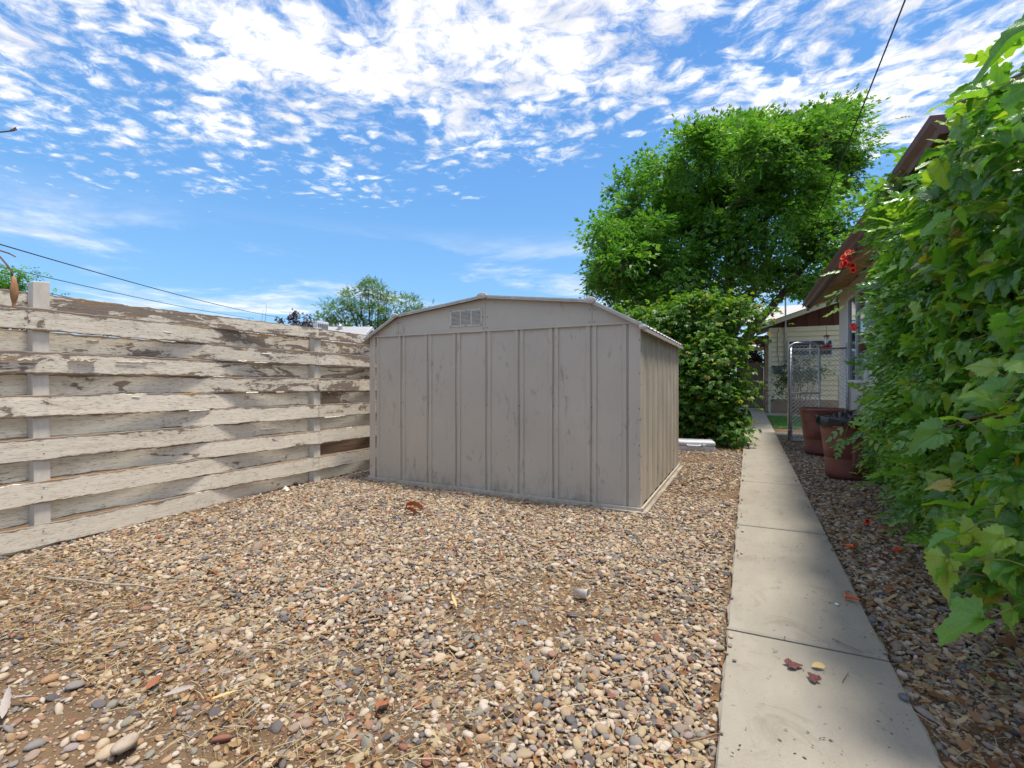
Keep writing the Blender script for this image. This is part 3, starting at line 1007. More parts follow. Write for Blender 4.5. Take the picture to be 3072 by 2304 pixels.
curl(8, 1, 1.72, .55, .16, .034, 1, 1.7, 4)
curl(8, 1, 2.05, .62, .22, .018, 1, 1.2, 2)
for q in range(30):
    i = random.choice((10, 9, 9, 8, 8, 7, 7, 6, 5, 4)); k = random.choice((1, 1, 2))
    yy = random.gauss(3.25, .45) if k == 1 else random.uniform(4.0, 5.2)
    if not (PY[k] + .1 < yy < PY[k + 1] - .1): continue
    hang = False
    curl(i, k, yy, random.choice((.03, .06, .5, .7, .9)), random.uniform(.015, .05) if hang else random.uniform(.08, .24), random.uniform(.025, .055) if hang else random.uniform(.006, .014), -1 if hang or random.random() < .5 else 1, random.uniform(.3, .9), q)
nails = MB()
for kp, yy in enumerate(PY[1:4]):
    for i in range(12):
        if boff(i, yy, bay(yy - .01)) < 0: continue
        for dv in (.3, .72):
            for dy in ((-.02, .02) if kp == 1 else (0.0,)):
                c_ = (FX + boff(i, yy + dy, bay(yy + dy)) + .0098, yy + dy + random.uniform(-.008, .008), bz(i, yy, bay(yy), 0) + dv * .15)
                nails.prism([(c_[1] + .0042 * math.cos(a), c_[2] + .0042 * math.sin(a)) for a in np.linspace(0, 2 * math.pi, 7)[:-1]], 'x', c_[0], c_[0] + .0022)
nails.build('nails', 'screw', fence, kind='stuff')
flakes.build('paint_flakes', 'flake_paint', fence, kind='stuff')

# ================================================================== METAL SHED
SX0, SX1, SY0, SY1, SZ = -4.08, -0.872, 4.31, 6.86, 1.705
shed = empty('metal_shed', ((SX0 + SX1) / 2, (SY0 + SY1) / 2, 0), 'beige ribbed metal garden shed with low gambrel roof', 'shed')
def ribbed(seq, a, b, flip=False):
    """profile across one panel from seam a to seam b: groove half, raised strip, flat field, raised strip, groove half"""
    w = b - a
    pr = [(0, 0), (.009, 0), (.013, .012), (.047, .012), (.055, 0), (w - .055, 0), (w - .047, .012), (w - .013, .012), (w - .009, 0), (w, 0)]
    return [(a + p_, q) for p_, q in pr]
def wall_panel(a, b, z0, z1, plane, axis):
    pr = ribbed(None, a, b)
    if axis in ('left', 'right'): pr = [(p_, q * .85) for p_, q in pr]
    t_ = .0015
    m = MB()
    nz = 7
    vs_ = []
    for j in range(nz):
        z = z0 + (z1 - z0) * j / (nz - 1)
        for p_, q in pr:
            dent = .0022 * math.sin(z * 5 + a * 7) * (q == 0)
            vs_.append((p_, plane - q + dent, z) if axis == 'front' else ((plane + q + dent, p_, z) if axis == 'right' else ((p_, plane + q, z) if axis == 'back' else (plane - q, p_, z))))
    c = len(pr)
    fs_ = [(j * c + i, j * c + i + 1, (j + 1) * c + i + 1, (j + 1) * c + i) for j in range(nz - 1) for i in range(c - 1)]
    if axis in ('back', 'left'): fs_ = [f[::-1] for f in fs_]
    m.add(vs_, fs_)
    o = m.build('wall_panel', 'shed_paint', shed)
    sol = o.modifiers.new('thickness', 'SOLIDIFY'); sol.thickness = .0012; sol.offset = 0
seams = [-4.03, -3.985, -3.598, -3.222, -2.843, -2.465, -2.086, -1.712, -1.329, -.984]
for a, b in zip(seams[1:-1], seams[2:]):
    wall_panel(a + .0015, b - .0015, .035, SZ, SY0 + .012, 'front')
    wall_panel(a + .0015, b - .0015, .035, SZ, SY1 - .012, 'back')
ss_ = np.linspace(SY0 + .10, SY1 - .08, 9)
for a, b in zip(ss_[:-1], ss_[1:]):
    wall_panel(a + .0015, b - .0015, .035, SZ, SX1 - .012, 'right')
    wall_panel(a + .0015, b - .0015, .035, SZ, SX0 + .012, 'left')
def corner(x, y, sx_, sy_, wx, wy):
    t_ = .003
    m = MB()
    pts = [(x, y), (x + sx_ * wx, y), (x + sx_ * wx, y + sy_ * t_), (x + sx_ * t_, y + sy_ * t_), (x + sx_ * t_, y + sy_ * wy), (x, y + sy_ * wy)]
    if sx_ * sy_ < 0: pts = pts[::-1]
    m.prism(pts, 'z', .035, SZ)
    m.build('corner_trim', 'shed_trim', shed)
corner(SX1, SY0, -1, 1, .108, .095)
corner(SX0, SY0, 1, 1, .09, .095)
corner(SX1, SY1, -1, -1, .09, .075)
corner(SX0, SY1, 1, -1, .09, .075)
# gable ends: four sheets each
RL = [(-4.12, 1.668), (-3.633, 1.925), (-2.476, 2.058), (-1.319, 1.925), (-.832, 1.668)]
def roofz(x):
    for (x0, z0), (x1, z1) in zip(RL[:-1], RL[1:]):
        if x0 <= x <= x1: return z0 + (z1 - z0) * (x - x0) / (x1 - x0)
    return RL[0][1]
gs = [SX0 + .002, -3.633, -2.476, -1.319, SX1 - .002]
for yy, d in ((SY0 - .006, 1), (SY1 + .006, -1)):
    for a, b in zip(gs[:-1], gs[1:]):
        m = MB()
        a_, b_ = a + .0015, b - .0015
        zt0, zt1 = roofz(a_) - .012, roofz(b_) - .012
        pts = [(a_, SZ - .004), (b_, SZ - .004)]
        if zt1 > SZ + .01: pts.append((b_, zt1))
        if zt0 > SZ + .01: pts.append((a_, zt0))
        m.prism(pts, 'y', min(yy, yy + d * .004), max(yy, yy + d * .004))
        m.build('gable_panel', 'shed_paint', shed)
        lip = MB().box((a_, yy - d * .007 if d > 0 else yy, SZ - .006), (b_, yy if d > 0 else yy + .007, SZ + .012))
        lip.build('gable_lip', 'shed_trim', shed)
# louvred vent on the front gable
vx0, vx1, vz0, vz1, vy = -2.912, -2.512, 1.765, 1.945, SY0 - .006
vent = MB()
fr = .014
for (a, b, c, d) in ((vx0, vx1, vz0, vz0 + fr), (vx0, vx1, vz1 - fr, vz1), (vx0, vx0 + fr, vz0 + fr, vz1 - fr), (vx1 - fr, vx1, vz0 + fr, vz1 - fr)):
    vent.box((a, vy - .010, c), (b, vy - .0005, d))
for q in (1, 2):
    xx = vx0 + (vx1 - vx0) * q / 3
    vent.box((xx - .007, vy - .009, vz0 + fr), (xx + .007, vy - .0007, vz1 - fr))
vent = vent.build('vent', 'louvre', shed)
MB().box((vx0 + .004, vy - .003, vz0 + .004), (vx1 - .004, vy - .0012, vz1 - .004)).build('vent_backing', 'black', vent)
for q in range(3):
    xa = vx0 + (vx1 - vx0) * q / 3 + (.014 if q == 0 else .007); xb = vx0 + (vx1 - vx0) * (q + 1) / 3 - (.014 if q == 2 else .007)
    for s_ in range(11):
        z = vz0 + fr + (vz1 - vz0 - 2 * fr) * (s_ + .5) / 11
        m = MB()
        m.add([(xa, vy - .013, z - .005), (xb, vy - .013, z - .005), (xb, vy - .0035, z + .0045), (xa, vy - .0035, z + .0045),
               (xa, vy - .013, z - .001), (xb, vy - .013, z - .001), (xb, vy - .0035, z + .0068), (xa, vy - .0035, z + .0068)],
              [(0, 1, 2, 3), (7, 6, 5, 4), (0, 4, 5, 1), (1, 5, 6, 2), (2, 6, 7, 3), (3, 7, 4, 0)])
        m.build('louvre_slat', 'louvre', vent)
# roof sheets
RY0, RY1 = SY0 - .055, SY1 + .09
for (x0, z0), (x1, z1) in zip(RL[:-1], RL[1:]):
    L_ = math.hypot(x1 - x0, z1 - z0); nxv, nzv = -(z1 - z0) / L_, (x1 - x0) / L_
    m = MB()
    nrib = 14
    vs_ = []; fs_ = []
    ys_ = []
    for q in range(nrib):
        ya = RY0 + (RY1 - RY0) * q / nrib; yb = RY0 + (RY1 - RY0) * (q + 1) / nrib
        ys_ += [(ya, .0), (ya + .03, .012), (ya + .05, .012), (ya + .08, 0)]
    ys_.append((RY1, 0))
    for yy, h in ys_:
        for (xx, zz) in ((x0, z0), (x1, z1)):
            vs_.append((xx + nxv * (h + .004), yy, zz + nzv * (h + .004)))
    fs_ = [(2 * i, 2 * i + 1, 2 * i + 3, 2 * i + 2) for i in range(len(ys_) - 1)]
    m.add(vs_, fs_)
    o = m.build('roof_sheet', 'shed_roof', shed)
    sol = o.modifiers.new('thickness', 'SOLIDIFY'); sol.thickness = .002; sol.offset = 0
    # rake trim: stepped galvanized strip along the front and back edge
    for yy in (RY0 - .012, RY1):
        m = MB()
        for (o0, o1, w) in ((-.017, -.004, .012), (-.003, .009, .015), (.0095, .016, .010)):
            quad = [(x0 + nxv * o0, z0 + nzv * o0), (x1 + nxv * o0, z1 + nzv * o0), (x1 + nxv * o1, z1 + nzv * o1), (x0 + nxv * o1, z0 + nzv * o1)]
            m.prism(quad, 'y', yy - (w - .012), yy + .012)
        m.build('rake_trim', 'roof_trim', shed)
for xx in (RL[0][0], RL[-1][0]):
    s_ = 1 if xx > -2 else -1
    m = MB()
    m.prism([(xx - s_ * .03, 1.676), (xx + s_ * .012, 1.655), (xx + s_ * .012, 1.622), (xx - s_ * .004, 1.622), (xx - s_ * .004, 1.648)], 'y', RY0 - .014, RY1 + .014)
    m.build('eave_trim', 'roof_trim', shed)
for (xx, zz, r_) in ((RL[0][0], 1.65, .02), (RL[1][0], 1.93, .034), (RL[2][0], 2.064, .046), (RL[3][0], 1.93, .044), (RL[4][0], 1.655, .03)):
    m = MB()
    pts = [(xx + r_ * 1.15 * math.cos(a) * (1.15 if abs(math.sin(a)) < .8 else 1), zz + r_ * .72 * math.sin(a)) for a in np.linspace(0, 2 * math.pi, 10, endpoint=False)]
    m.prism(pts, 'y', RY0 - .03, RY0 - .002)
    o = m.build('trim_cap', 'roof_trim', shed, .006)
    m = MB()
    pts = [(xx + r_ * .55 * math.cos(a), zz + r_ * .34 * math.sin(a)) for a in np.linspace(0, 2 * math.pi, 10, endpoint=False)]
    m.prism(pts, 'y', RY0 - .036, RY0 - .029)
    m.build('cap_boss', 'roof_trim', o, .002)
# ridge strip (runs along y under the cap)
MB().prism([(-2.536, 2.064), (-2.476, 2.078), (-2.416, 2.064), (-2.476, 2.070)], 'y', RY0, RY1).build('ridge_cap', 'shed_roof', shed)
# base channel and the weathered timber frame underneath
for a, b in (((SX0 - .012, SY0 - .022, .008), (SX1 + .012, SY0 - .006, .04)), ((SX0 - .012, SY1 + .006, .008), (SX1 + .012, SY1 + .022, .04)),
             ((SX1 + .004, SY0 - .004, .008), (SX1 + .022, SY1 + .004, .04)), ((SX0 - .022, SY0 - .004, .008), (SX0 - .004, SY1 + .004, .04))):
    boxo('base_channel', a, b, 'shed_trim', shed, .003)
for a, b in (((SX0 - .06, SY0 - .06, -.06), (SX1 + .06, SY0 - .024, .014)), ((SX1 + .024, SY0 - .022, -.06), (SX1 + .065, SY1 + .05, .016)), ((SX0 - .065, SY0 - .022, -.06), (SX0 - .024, SY1 + .05, .014))):
    boxo('sill_timber', a, b, 'old_wood', shed, .005)
scr = MB()
def screw(c, ax_):
    r_ = .0055
    pts = [(r_ * math.cos(a), r_ * math.sin(a)) for a in np.linspace(0, 2 * math.pi, 7)[:-1]]
    if ax_ == 'y': scr.prism([(c[0] + a, c[2] + b) for a, b in pts], 'y', c[1] - .004, c[1])
    else: scr.prism([(c[1] + a, c[2] + b) for a, b in pts], 'x', c[0], c[0] + .004)
for s_ in seams[2:]:
    for z in (.93,): screw((s_, SY0 + .010, z), 'y')
for s_ in ss_[1:]:
    for z in (.35, .93): screw((SX1 - .011, s_, z), 'x')
for z in (.3, .6, .93, 1.25, 1.55): screw((SX1 - .01, SY0, z), 'y'); screw((SX1, SY0 + .012, z - .1), 'x')
for xx in (vx0 + .008, (vx0 + vx1) / 2, vx1 - .008):
    for z in (vz0 + .007, vz1 - .007): screw((xx, vy - .010, z), 'y')
for xx in (-3.655, -3.61, -2.50, -2.45, -1.345, -1.295):
    for z in (1.735, 1.85): screw((xx, SY0 - .006, z), 'y')
scr.build('screws', 'screw', shed, kind='stuff')

# ================================================================== HOUSE ON THE RIGHT
HX, HY0, HY1 = 1.70, 4.55, 12.0
house = empty('house', (HX + 3, 8, 0), 'pale stucco house with brown gutter along its low eave', 'house')
EX, EZ, SLP = 1.20, 2.86, .36            # eave edge, underside height, roof slope
RXR = 5.0; RZR = EZ + SLP * (RXR - EX)
m = MB()
wt_ = EZ + SLP * (HX - EX) - .03
m.prism([(HX, -.1), (8.3, -.1), (8.3, wt_), (RXR, RZR - .05), (HX, wt_)], 'y', HY0, HY1)
m.build('wall', 'stucco', house)
RYa, RYb = 4.08, 12.3
for sgn in (1, -1):
    xe = EX if sgn == 1 else 2 * RXR - EX
    m = MB()
    quad = [(xe, EZ + .075), (RXR, RZR + .075), (RXR, RZR + .10), (xe, EZ + .10)]
    if sgn == -1: quad = quad[::-1]
    m.prism(quad, 'y', RYa, RYb)
    m.build('roof', 'grey_shingle', house)
# sheathing boards under the eave, run along the house; each board a piece
nb = 6
for q in range(nb):
    xa = EX + .02 + (HX + .05 - EX) * q / nb; xb = EX + .02 + (HX + .05 - EX) * (q + 1) / nb - .006
    za, zb = EZ + SLP * (xa - EX), EZ + SLP * (xb - EX)
    MB().prism([(xa, za + .05), (xb, zb + .05), (xb, zb + .072), (xa, za + .072)], 'y', RYa + .02, RYb - .02).build('soffit_board', 'tan_wood', house)
for yy in np.arange(RYa + .1, RYb, .61):
    MB().prism([(EX + .03, EZ - .055), (EX + .03, EZ + .058), (HX, EZ + .048 + SLP * (HX - EX)), (HX, EZ - .055 + SLP * (HX - EX))], 'y', yy, yy + .042).build('rafter', 'tan_wood' if yy > 6.0 else 'brown_wood', house)
# fascia and gutter
boxo('fascia', (EX - .004, RYa, EZ - .085), (EX + .02, RYb, EZ + .095), 'brown_trim', house)
gp = [(EX - .006, EZ + .075), (EX - .006, EZ - .05), (EX - .075, EZ - .05), (EX - .085, EZ - .01), (EX - .12, EZ + .035), (EX - .125, EZ + .085), (EX - .115, EZ + .085), (EX - .110, EZ + .04), (EX - .078, EZ + .0), (EX - .068, EZ - .042), (EX - .014, EZ - .042), (EX - .014, EZ + .075)]
gut = MB().prism(gp, 'y', RYa - .02, RYb + .03).build('gutter', 'brown_trim', house)
MB().prism([(EX - .006, EZ + .07), (EX - .006, EZ - .05), (EX - .075, EZ - .05), (EX - .085, EZ - .01), (EX - .12, EZ + .035), (EX - .125, EZ + .085)], 'y', RYa - .026, RYa - .021).build('gutter_end', 'brown_trim', gut)
MB().tube([(EX - .045, RYb - .12, EZ - .048), (EX - .045, RYb - .12, EZ - .14)], .03, 10).build('gutter_outlet', 'grey_metal', gut)
# rake boards of the gable end facing the yard
MB().prism([(EX - .01, EZ - .09), (RXR, RZR - .09), (RXR, RZR + .12), (EX - .01, EZ + .12)], 'y', RYa - .045, RYa - .003).build('rake_board', 'brown_trim', house)
# gable infill of brown boards above the wall, each a piece
for q in range(22):
    xa = HX + .15 * q
    if xa > RXR: break
    MB().prism([(xa + .003, 2.3), (xa + .147, 2.3), (xa + .147, EZ - .02 + SLP * (xa + .147 - EX)), (xa + .003, EZ - .02 + SLP * (xa - EX))], 'y', HY0 - .022, HY0 - .002).build('gable_board', 'brown_wood', house)
# side window, far along the wall
win = MB()
wy0, wy1, wz0, wz1 = 9.2, 10.75, 1.15, 2.72
for (a, b, c, d) in ((wy0, wy1, wz0, wz0 + .05), (wy0, wy1, wz1 - .05, wz1), (wy0, wy0 + .05, wz0 + .05, wz1 - .05), (wy1 - .05, wy1, wz0 + .05, wz1 - .05), ((wy0 + wy1) / 2 - .03, (wy0 + wy1) / 2 + .03, wz0 + .05, wz1 - .05)):
    win.box((HX - .05, a, c), (HX - .001, b, d))
win = win.build('window', 'window_frame', house)
boxo('pane', (HX - .02, wy0 + .05, wz0 + .05), (HX - .012, wy1 - .05, wz1 - .05), 'pane', win)
boxo('window_box', (HX - .16, 8.9, 1.62), (HX - .001, 9.1, 1.76), 'brown_wood', house)

# ================================================================== FAR CREAM HOUSE
CY = 20.0
cx0, cx1, ctop = .66, 4.2, 3.14
ch = empty('cream_house', (2.6, CY + 2, 0), 'cream lap sided house with dark brown gable at the end of the path', 'house')
MB().box((cx0 + .02, CY + .03, -.1), (cx1, CY + 6, ctop)).build('wall', 'cream_trim', ch)
boxo('foundation', (cx0 + .06, CY - .02, -.1), (cx1, CY + .029, .47), 'foundation', ch)
nlap = 15
for q in range(nlap):
    z0 = .50 + (ctop - .50) * q / nlap; z1 = .50 + (ctop - .50) * (q + 1) / nlap
    MB().prism([(CY - .048, z0 + .012), (CY + .028, z0 + .012), (CY + .028, z1 + .008), (CY - .002, z1 + .008)], 'x', cx0 + .09, cx1).build('lap_board', 'cream_siding', ch)
boxo('corner_board', (cx0, CY - .035, .48), (cx0 + .088, CY + .029, ctop), 'cream_trim', ch)
# brown vertical board gable under the rake
def crz(x): return 3.20 + .343 * (x - .66)
for q in range(9):
    xa = .72 + .39 * q
    zt0, zt1 = crz(xa) , crz(xa + .39)
    if zt1 < ctop + .05: continue
    MB().prism([(xa + .004, ctop + .002), (xa + .386, ctop + .002), (xa + .386, zt1), (xa + .004, max(zt0, ctop + .004))], 'y', CY + .002, CY + .028).build('gable_board', 'brown_wood', ch)
    if q: MB().prism([(xa - .025, ctop + .004), (xa + .025, ctop + .004), (xa + .025, zt0), (xa - .025, max(zt0 - .01, ctop + .006))], 'y', CY - .02, CY + .001).build('batten', 'brown_wood', ch)
MB().prism([(.30, crz(.30) - .02), (4.3, crz(4.3) - .02), (4.3, crz(4.3) + .13), (.30, crz(.30) + .13)], 'y', CY - .40, CY - .36).build('rake_fascia', 'cream_trim', ch)
MB().prism([(.28, crz(.28) + .132), (4.3, crz(4.3) + .132), (4.3, crz(4.3) + .16), (.28, crz(.28) + .16)], 'y', CY - .42, CY + 4).build('gable_roof', 'shingle', ch)
MB().prism([(CY + .2, 3.28), (CY + 5.2, 4.62), (CY + 5.2, 4.66), (CY + .2, 3.32)], 'x', -1.3, 7).build('roof', 'shingle', ch)
cw = MB()
wx0, wx1, wz0, wz1 = 1.25, 2.66, 2.06, 2.66
for (a, b, c, d) in ((wx0, wx1, wz0, wz0 + .05), (wx0, wx1, wz1 - .05, wz1), (wx0, wx0 + .06, wz0 + .05, wz1 - .05), (wx1 - .06, wx1, wz0 + .05, wz1 - .05), (1.93, 1.98, wz0 + .05, wz1 - .05)):
    cw.box((a, CY - .06, c), (b, CY - .031, d))
cw = cw.build('window', 'window_frame', ch)
boxo('pane', (wx0 + .06, CY - .045, wz0 + .05), (wx1 - .06, CY - .037, wz1 - .05), 'pane', cw)
# conduit and service mast, meters
mast = empty('service_mast', (1.19, CY - .07, 1.7), 'grey conduit rising past the cream house eave to a weatherhead', 'conduit')
MB().tube([(1.19, CY - .07, 1.72), (1.19, CY - .07, 3.2), (1.19, CY - .07, 4.42)], .030, 10).build('pipe', 'galvanized', mast)
MB().tube([(1.19, CY - .07, 4.40), (1.19, CY - .09, 4.52), (1.19, CY - .2, 4.5)], [.05, .06, .045], 10).build('weatherhead', 'grey_metal', mast)
mb_ = empty('electric_meter', (1.17, CY - .09, 1.45), 'round faced electric meter beside the grey box on cream siding', 'meter')
boxo('box', (1.08, CY - .15, 1.43), (1.26, CY - .032, 1.71), 'galvanized', mb_, .01)
MB().lathe((0, 0, 0), [(.0, .0), (.075, .0), (.08, .03), (.07, .05), (0, .055)], 18).build('dial', 'meter_face', mb_)
dial = mb_.children[-1]; dial.matrix_parent_inverse = Matrix.Identity(4); dial.rotation_euler = (R(90), 0, 0); dial.location = (0.0, -.058, .12)
bb = empty('breaker_box', (.93, CY - .09, 1.43), 'dark grey breaker box on cream siding', 'breaker box')
boxo('box', (.80, CY - .14, 1.44), (1.06, CY - .032, 1.74), 'grey_metal', bb, .012)
boxo('cover', (.82, CY - .15, 1.46), (1.04, CY - .141, 1.72), 'grey_metal', bb, .004)
MB().lathe((0, 0, 0), [(0, 0), (.03, 0), (.03, .01), (0, .012)], 12).build('label_disc', 'meter_face', bb)
q_ = bb.children[-1]; q_.matrix_parent_inverse = Matrix.Identity(4); q_.rotation_euler = (R(90), 0, 0); q_.location = (.02, -.062, .17)
wire = MB().tube([(.98, CY - .06, 1.74), (.97, CY - .05, 1.95), (.93, CY - .05, 2.2), (.93, CY - .05, 2.9), (.98, CY - .05, 3.1)], .008, 6).build('drop_wire', 'cable_grey', label='thin grey wire running down siding to the breaker box', cat='wire')
# passage: garden gate with posts, lintel and dark cover
gg = empty('garden_gate', (.1, 21.6, 0), 'weathered grey board gate closing the passage beside the cream house', 'gate')
for q in range(6):
    xa = -.36 + .148 * q
    boxo('plank', (xa + .003, 21.6, .10), (xa + .145, 21.625, 1.92 + .01 * math.sin(q * 2)), 'gate_wood', gg)
for xx in (-.46, .535):
    boxo('gate_post', (xx, 21.56, -.1), (xx + .09, 21.66, 2.62), 'gate_wood', gg)
boxo('backing', (-.365, 21.665, .08), (.53, 21.675, 1.9), 'gate_wood', gg)
boxo('rail', (-.355, 21.626, .35), (.53, 21.66, .45), 'gate_wood', gg)
boxo('rail', (-.355, 21.626, 1.6), (.53, 21.66, 1.7), 'gate_wood', gg)
boxo('lintel', (-.6, 21.57, 2.42), (.64, 21.65, 2.55), 'tan_wood', gg)
MB().box((-1.6, CY + .4, 2.75), (.66, CY + 3.0, 2.9)).build('porch_roof', 'brown_wood', label='low dark roof covering the passage before the board gate', cat='porch roof')
pil = empty('stone_pillar', (.60, 20.9, 0), 'rough stone pillar between the board gate and the cream wall', 'pillar')
for q in range(11):
    boxo('stone', (.56 + .01 * random.random(), 20.5 + .01 * random.random(), .25 * q), (.655, 20.8, .25 * q + .235), 'foundation', pil, .012)

# ================================================================== CHAIN LINK
def chain(mb, x0, x1, z0, z1, yf, step=.062, r_=.0036, round_top=0):
    """diagonal wires of a chain link panel in a vertical plane; yf(x) gives depth"""
    span = z1 - z0
    for s_ in (1, -1):
        c = x0 - span if s_ == 1 else x0
        while c < (x1 if s_ == 1 else x1 + span):
            pts = []
            ta, tb = 0.0, span
            if s_ == 1:
                ta = max(0, x0 - c); tb = min(span, x1 - c)
            else:
                ta = max(0, c - x1); tb = min(span, c - x0)
            if tb - ta > .02:
                xa, xb = c + s_ * ta, c + s_ * tb
                mb.tube([(xa, yf(xa) + s_ * .003, z0 + ta), (xb, yf(xb) + s_ * .003, z0 + tb)], r_, 3, False, False)
            c += step * 1.15
    return mb
gt_ = empty('chain_link_gate', (.92, 10.45, 0), 'open chain link gate with rounded pipe frame', 'gate')
gyf = lambda xx: 10.38 + (xx - .67) * .3
fr_pts = []
x0g, x1g, ztop, rc = .675, 1.18, 1.90, .14
fr_pts = [(x0g, .05)] + [(x0g, ztop - rc)] + [(x0g + rc - rc * math.cos(a), ztop - rc + rc * math.sin(a)) for a in np.linspace(.2, math.pi / 2, 5)] + \
         [(x1g - rc + rc * math.sin(a), ztop - rc + rc * math.cos(a)) for a in np.linspace(0, math.pi / 2 - .2, 5)] + [(x1g, ztop - rc), (x1g, .05), (x0g, .05)]
MB().tube([(a, gyf(a), b) for a, b in fr_pts], .021, 10).build('frame', 'galvanized', gt_)
MB().tube([(x0g, gyf(x0g), .95), (x1g, gyf(x1g), .95)], .017, 8).build('brace', 'galvanized', gt_)
chain(MB(), x0g + .01, x1g - .01, .06, 1.86, lambda q: gyf(q) - .004).build('wire_mesh', 'galvanized', gt_, kind='stuff')
for z in (.25, .62, 1.3, 1.65):
    MB().lathe((x0g, gyf(x0g), z), [(.026, -.012), (.027, 0), (.026, .012)], 10).build('band', 'galvanized', gt_)
cf = empty('chain_link_fence', (1.2, 10.8, 0), 'short chain link fence between the open gate and the stucco house', 'fence')
for xx in (.735, 1.66):
    MB().tube([(xx, 10.8, -.1), (xx, 10.8, 1.9)], .028, 10).build('post', 'galvanized', cf)
MB().tube([(.735, 10.8, 1.80), (1.66, 10.8, 1.80)], .019, 8).build('top_rail', 'galvanized', cf)
chain(MB(), .745, 1.65, .03, 1.79, lambda q: 10.79).build('wire_mesh', 'galvanized', cf, kind='stuff')

# ================================================================== TRASH CANS
def trash_can(c, seed, label, rt=.315, rb=.245, h=.74):
    e = empty('trash_can', (c[0], c[1], 0), label, 'trash can', 'maroon trash cans behind the vine')
    prof = [(0, .015), (rb - .02, .012), (rb, .03), (rb + .006, .06)]
    for t_ in np.linspace(.1, .74, 6): prof.append((rb + (rt - .03 - rb) * t_, .06 + (h - .12) * t_))
    prof += [(rt - .030, .535), (rt - .022, .545), (rt - .018, .62), (rt - .012, .632), (rt - .008, h - .05), (rt - .006, h - .045)]
    inner = [(rt - .016, h - .03), (rt - .03, .5), (rb - .01, .05), (0, .04)]
    MB().lathe((c[0], c[1], 0), prof + [(rt - .004, h - .03)] + inner, 40).build('body', 'can_plastic', e)
    MB().lathe((c[0], c[1], 0), [(rt - .014, h - .042), (rt + .012, h - .042), (rt + .018, h - .02), (rt + .012, h), (rt - .005, h + .004), (rt - .014, h - .01), (rt - .014, h - .042)], 40).build('rim', 'can_plastic', e)
    a0 = R(-115)
    for a in (a0, a0 + math.pi):
        m = MB()
        pts = []
        for t_ in np.linspace(-1, 1, 7):
            aa = a + t_ * .28; rr = rt - .012 + .045 * (1 - t_ * t_)
            pts.append((c[0] + rr * math.cos(aa), c[1] + rr * math.sin(aa), h - .10))
        m.tube(pts, .011, 8).build('handle', 'can_plastic', e)
    # moulded label panel, standing slightly proud
    m = MB()
    na = 8; V = []
    for z in (.08, .2, .32, .44):
        rr = rb + .006 + (rt - .036 - rb) * (z - .06) / (h - .12) * .96 + .010
        for k in range(na + 1):
            aa = R(-92) + R(58) * k / na
            V.append((c[0] + rr * math.cos(aa), c[1] + rr * math.sin(aa), z))
    Fc = [(j * (na + 1) + i, j * (na + 1) + i + 1, (j + 1) * (na + 1) + i + 1, (j + 1) * (na + 1) + i) for j in range(3) for i in range(na)]
    m.add(V, Fc, True)
    o = m.build('panel', 'can_plastic', e)
    so = o.modifiers.new('thickness', 'SOLIDIFY'); so.thickness = .012; so.offset = -1
    return e
trash_can((1.05, 9.05), 1, 'maroon open plastic trash can beside the chain link gate')
trash_can((1.09, 6.98), 2, 'maroon plastic trash can lined with a black bag')
# black liner folded over the rim
m = MB(); c = (1.09, 6.98); na = 72
rings = []
for j, (rr, zz) in enumerate([(.20, .60), (.275, .70), (.322, .756), (.341, .742), (.343, .700), (.338, .66)]):
    ring = []
    for k in range(na):
        a = 2 * math.pi * k / na
        w = .006 * math.sin(a * 17 + j) + .006 * math.sin(a * 29 + 2 * j)
        dz = 0
        if j >= 4: dz = -.035 * max(0, math.sin(a * 2 + .6)) - .012 * math.sin(a * 7) - .008 * math.sin(a * 19)
        if j == 2: dz = .008 * math.sin(a * 13)
        ring.append((c[0] + (rr + (w if j != 2 else w * .4)) * math.cos(a), c[1] + (rr + w) * math.sin(a), zz + dz))
    rings += ring
m.add(rings, [(j * na + k, j * na + (k + 1) % na, (j + 1) * na + (k + 1) % na, (j + 1) * na + k) for j in range(5) for k in range(na)], True)
# crumpled heap of bag inside
hp = []
for j in range(7):
    for k in range(24):
        a = 2 * math.pi * k / 24; rr = .28 * j / 6
        hp.append((c[0] + rr * math.cos(a), c[1] + rr * math.sin(a), .735 + .06 * math.cos(rr * 5) + .03 * math.sin(a * 3 + j) * (j > 0) + .018 * math.sin(a * 7 + 2 * j) - .12 * (j / 6) ** 3))
m.add(hp, [(j * 24 + k, j * 24 + (k + 1) % 24, (j + 1) * 24 + (k + 1) % 24, (j + 1) * 24 + k) for j in range(6) for k in range(24)], False)
m.build('trash_bag', 'bag_plastic', label='black plastic bag folded over the rim of the nearer can', cat='trash bag')

# ================================================================== WHITE CASE, FEEDER, BRICK
wc = empty('plastic_case', (-.82, 8.65, 0), 'flat white plastic carry case lying on the pebbles behind the shed', 'case')
ang_ = .22
def rotz(o, c, a):
    o.matrix_parent_inverse = Matrix.Identity(4); o.rotation_euler = (0, 0, 0)
wc.rotation_euler = (0, 0, .2)
def lbox(name, a, b, mat, parent, bevel=0.0):
    o = MB().box(a, b).build(name, mat, parent, bevel)
    o.matrix_parent_inverse = Matrix.Identity(4)
    return o
lbox('shell', (-.29, -.20, .0), (.29, .22, .085), 'white_plastic', wc, .02)
lid = lbox('lid', (-.293, -.203, .088), (.293, .223, .165), 'white_plastic', wc, .025)
o = MB().tube([(-.15, -.205, .105), (-.15, -.225, .1), (-.12, -.235, .098), (.02, -.235, .098), (.05, -.225, .1), (.05, -.205, .105)], .014, 8).build('handle', 'white_plastic', wc); o.matrix_parent_inverse = Matrix.Identity(4)
lbox('latch', (.09, -.222, .075), (.135, -.2035, .12), 'white_plastic', wc, .006)

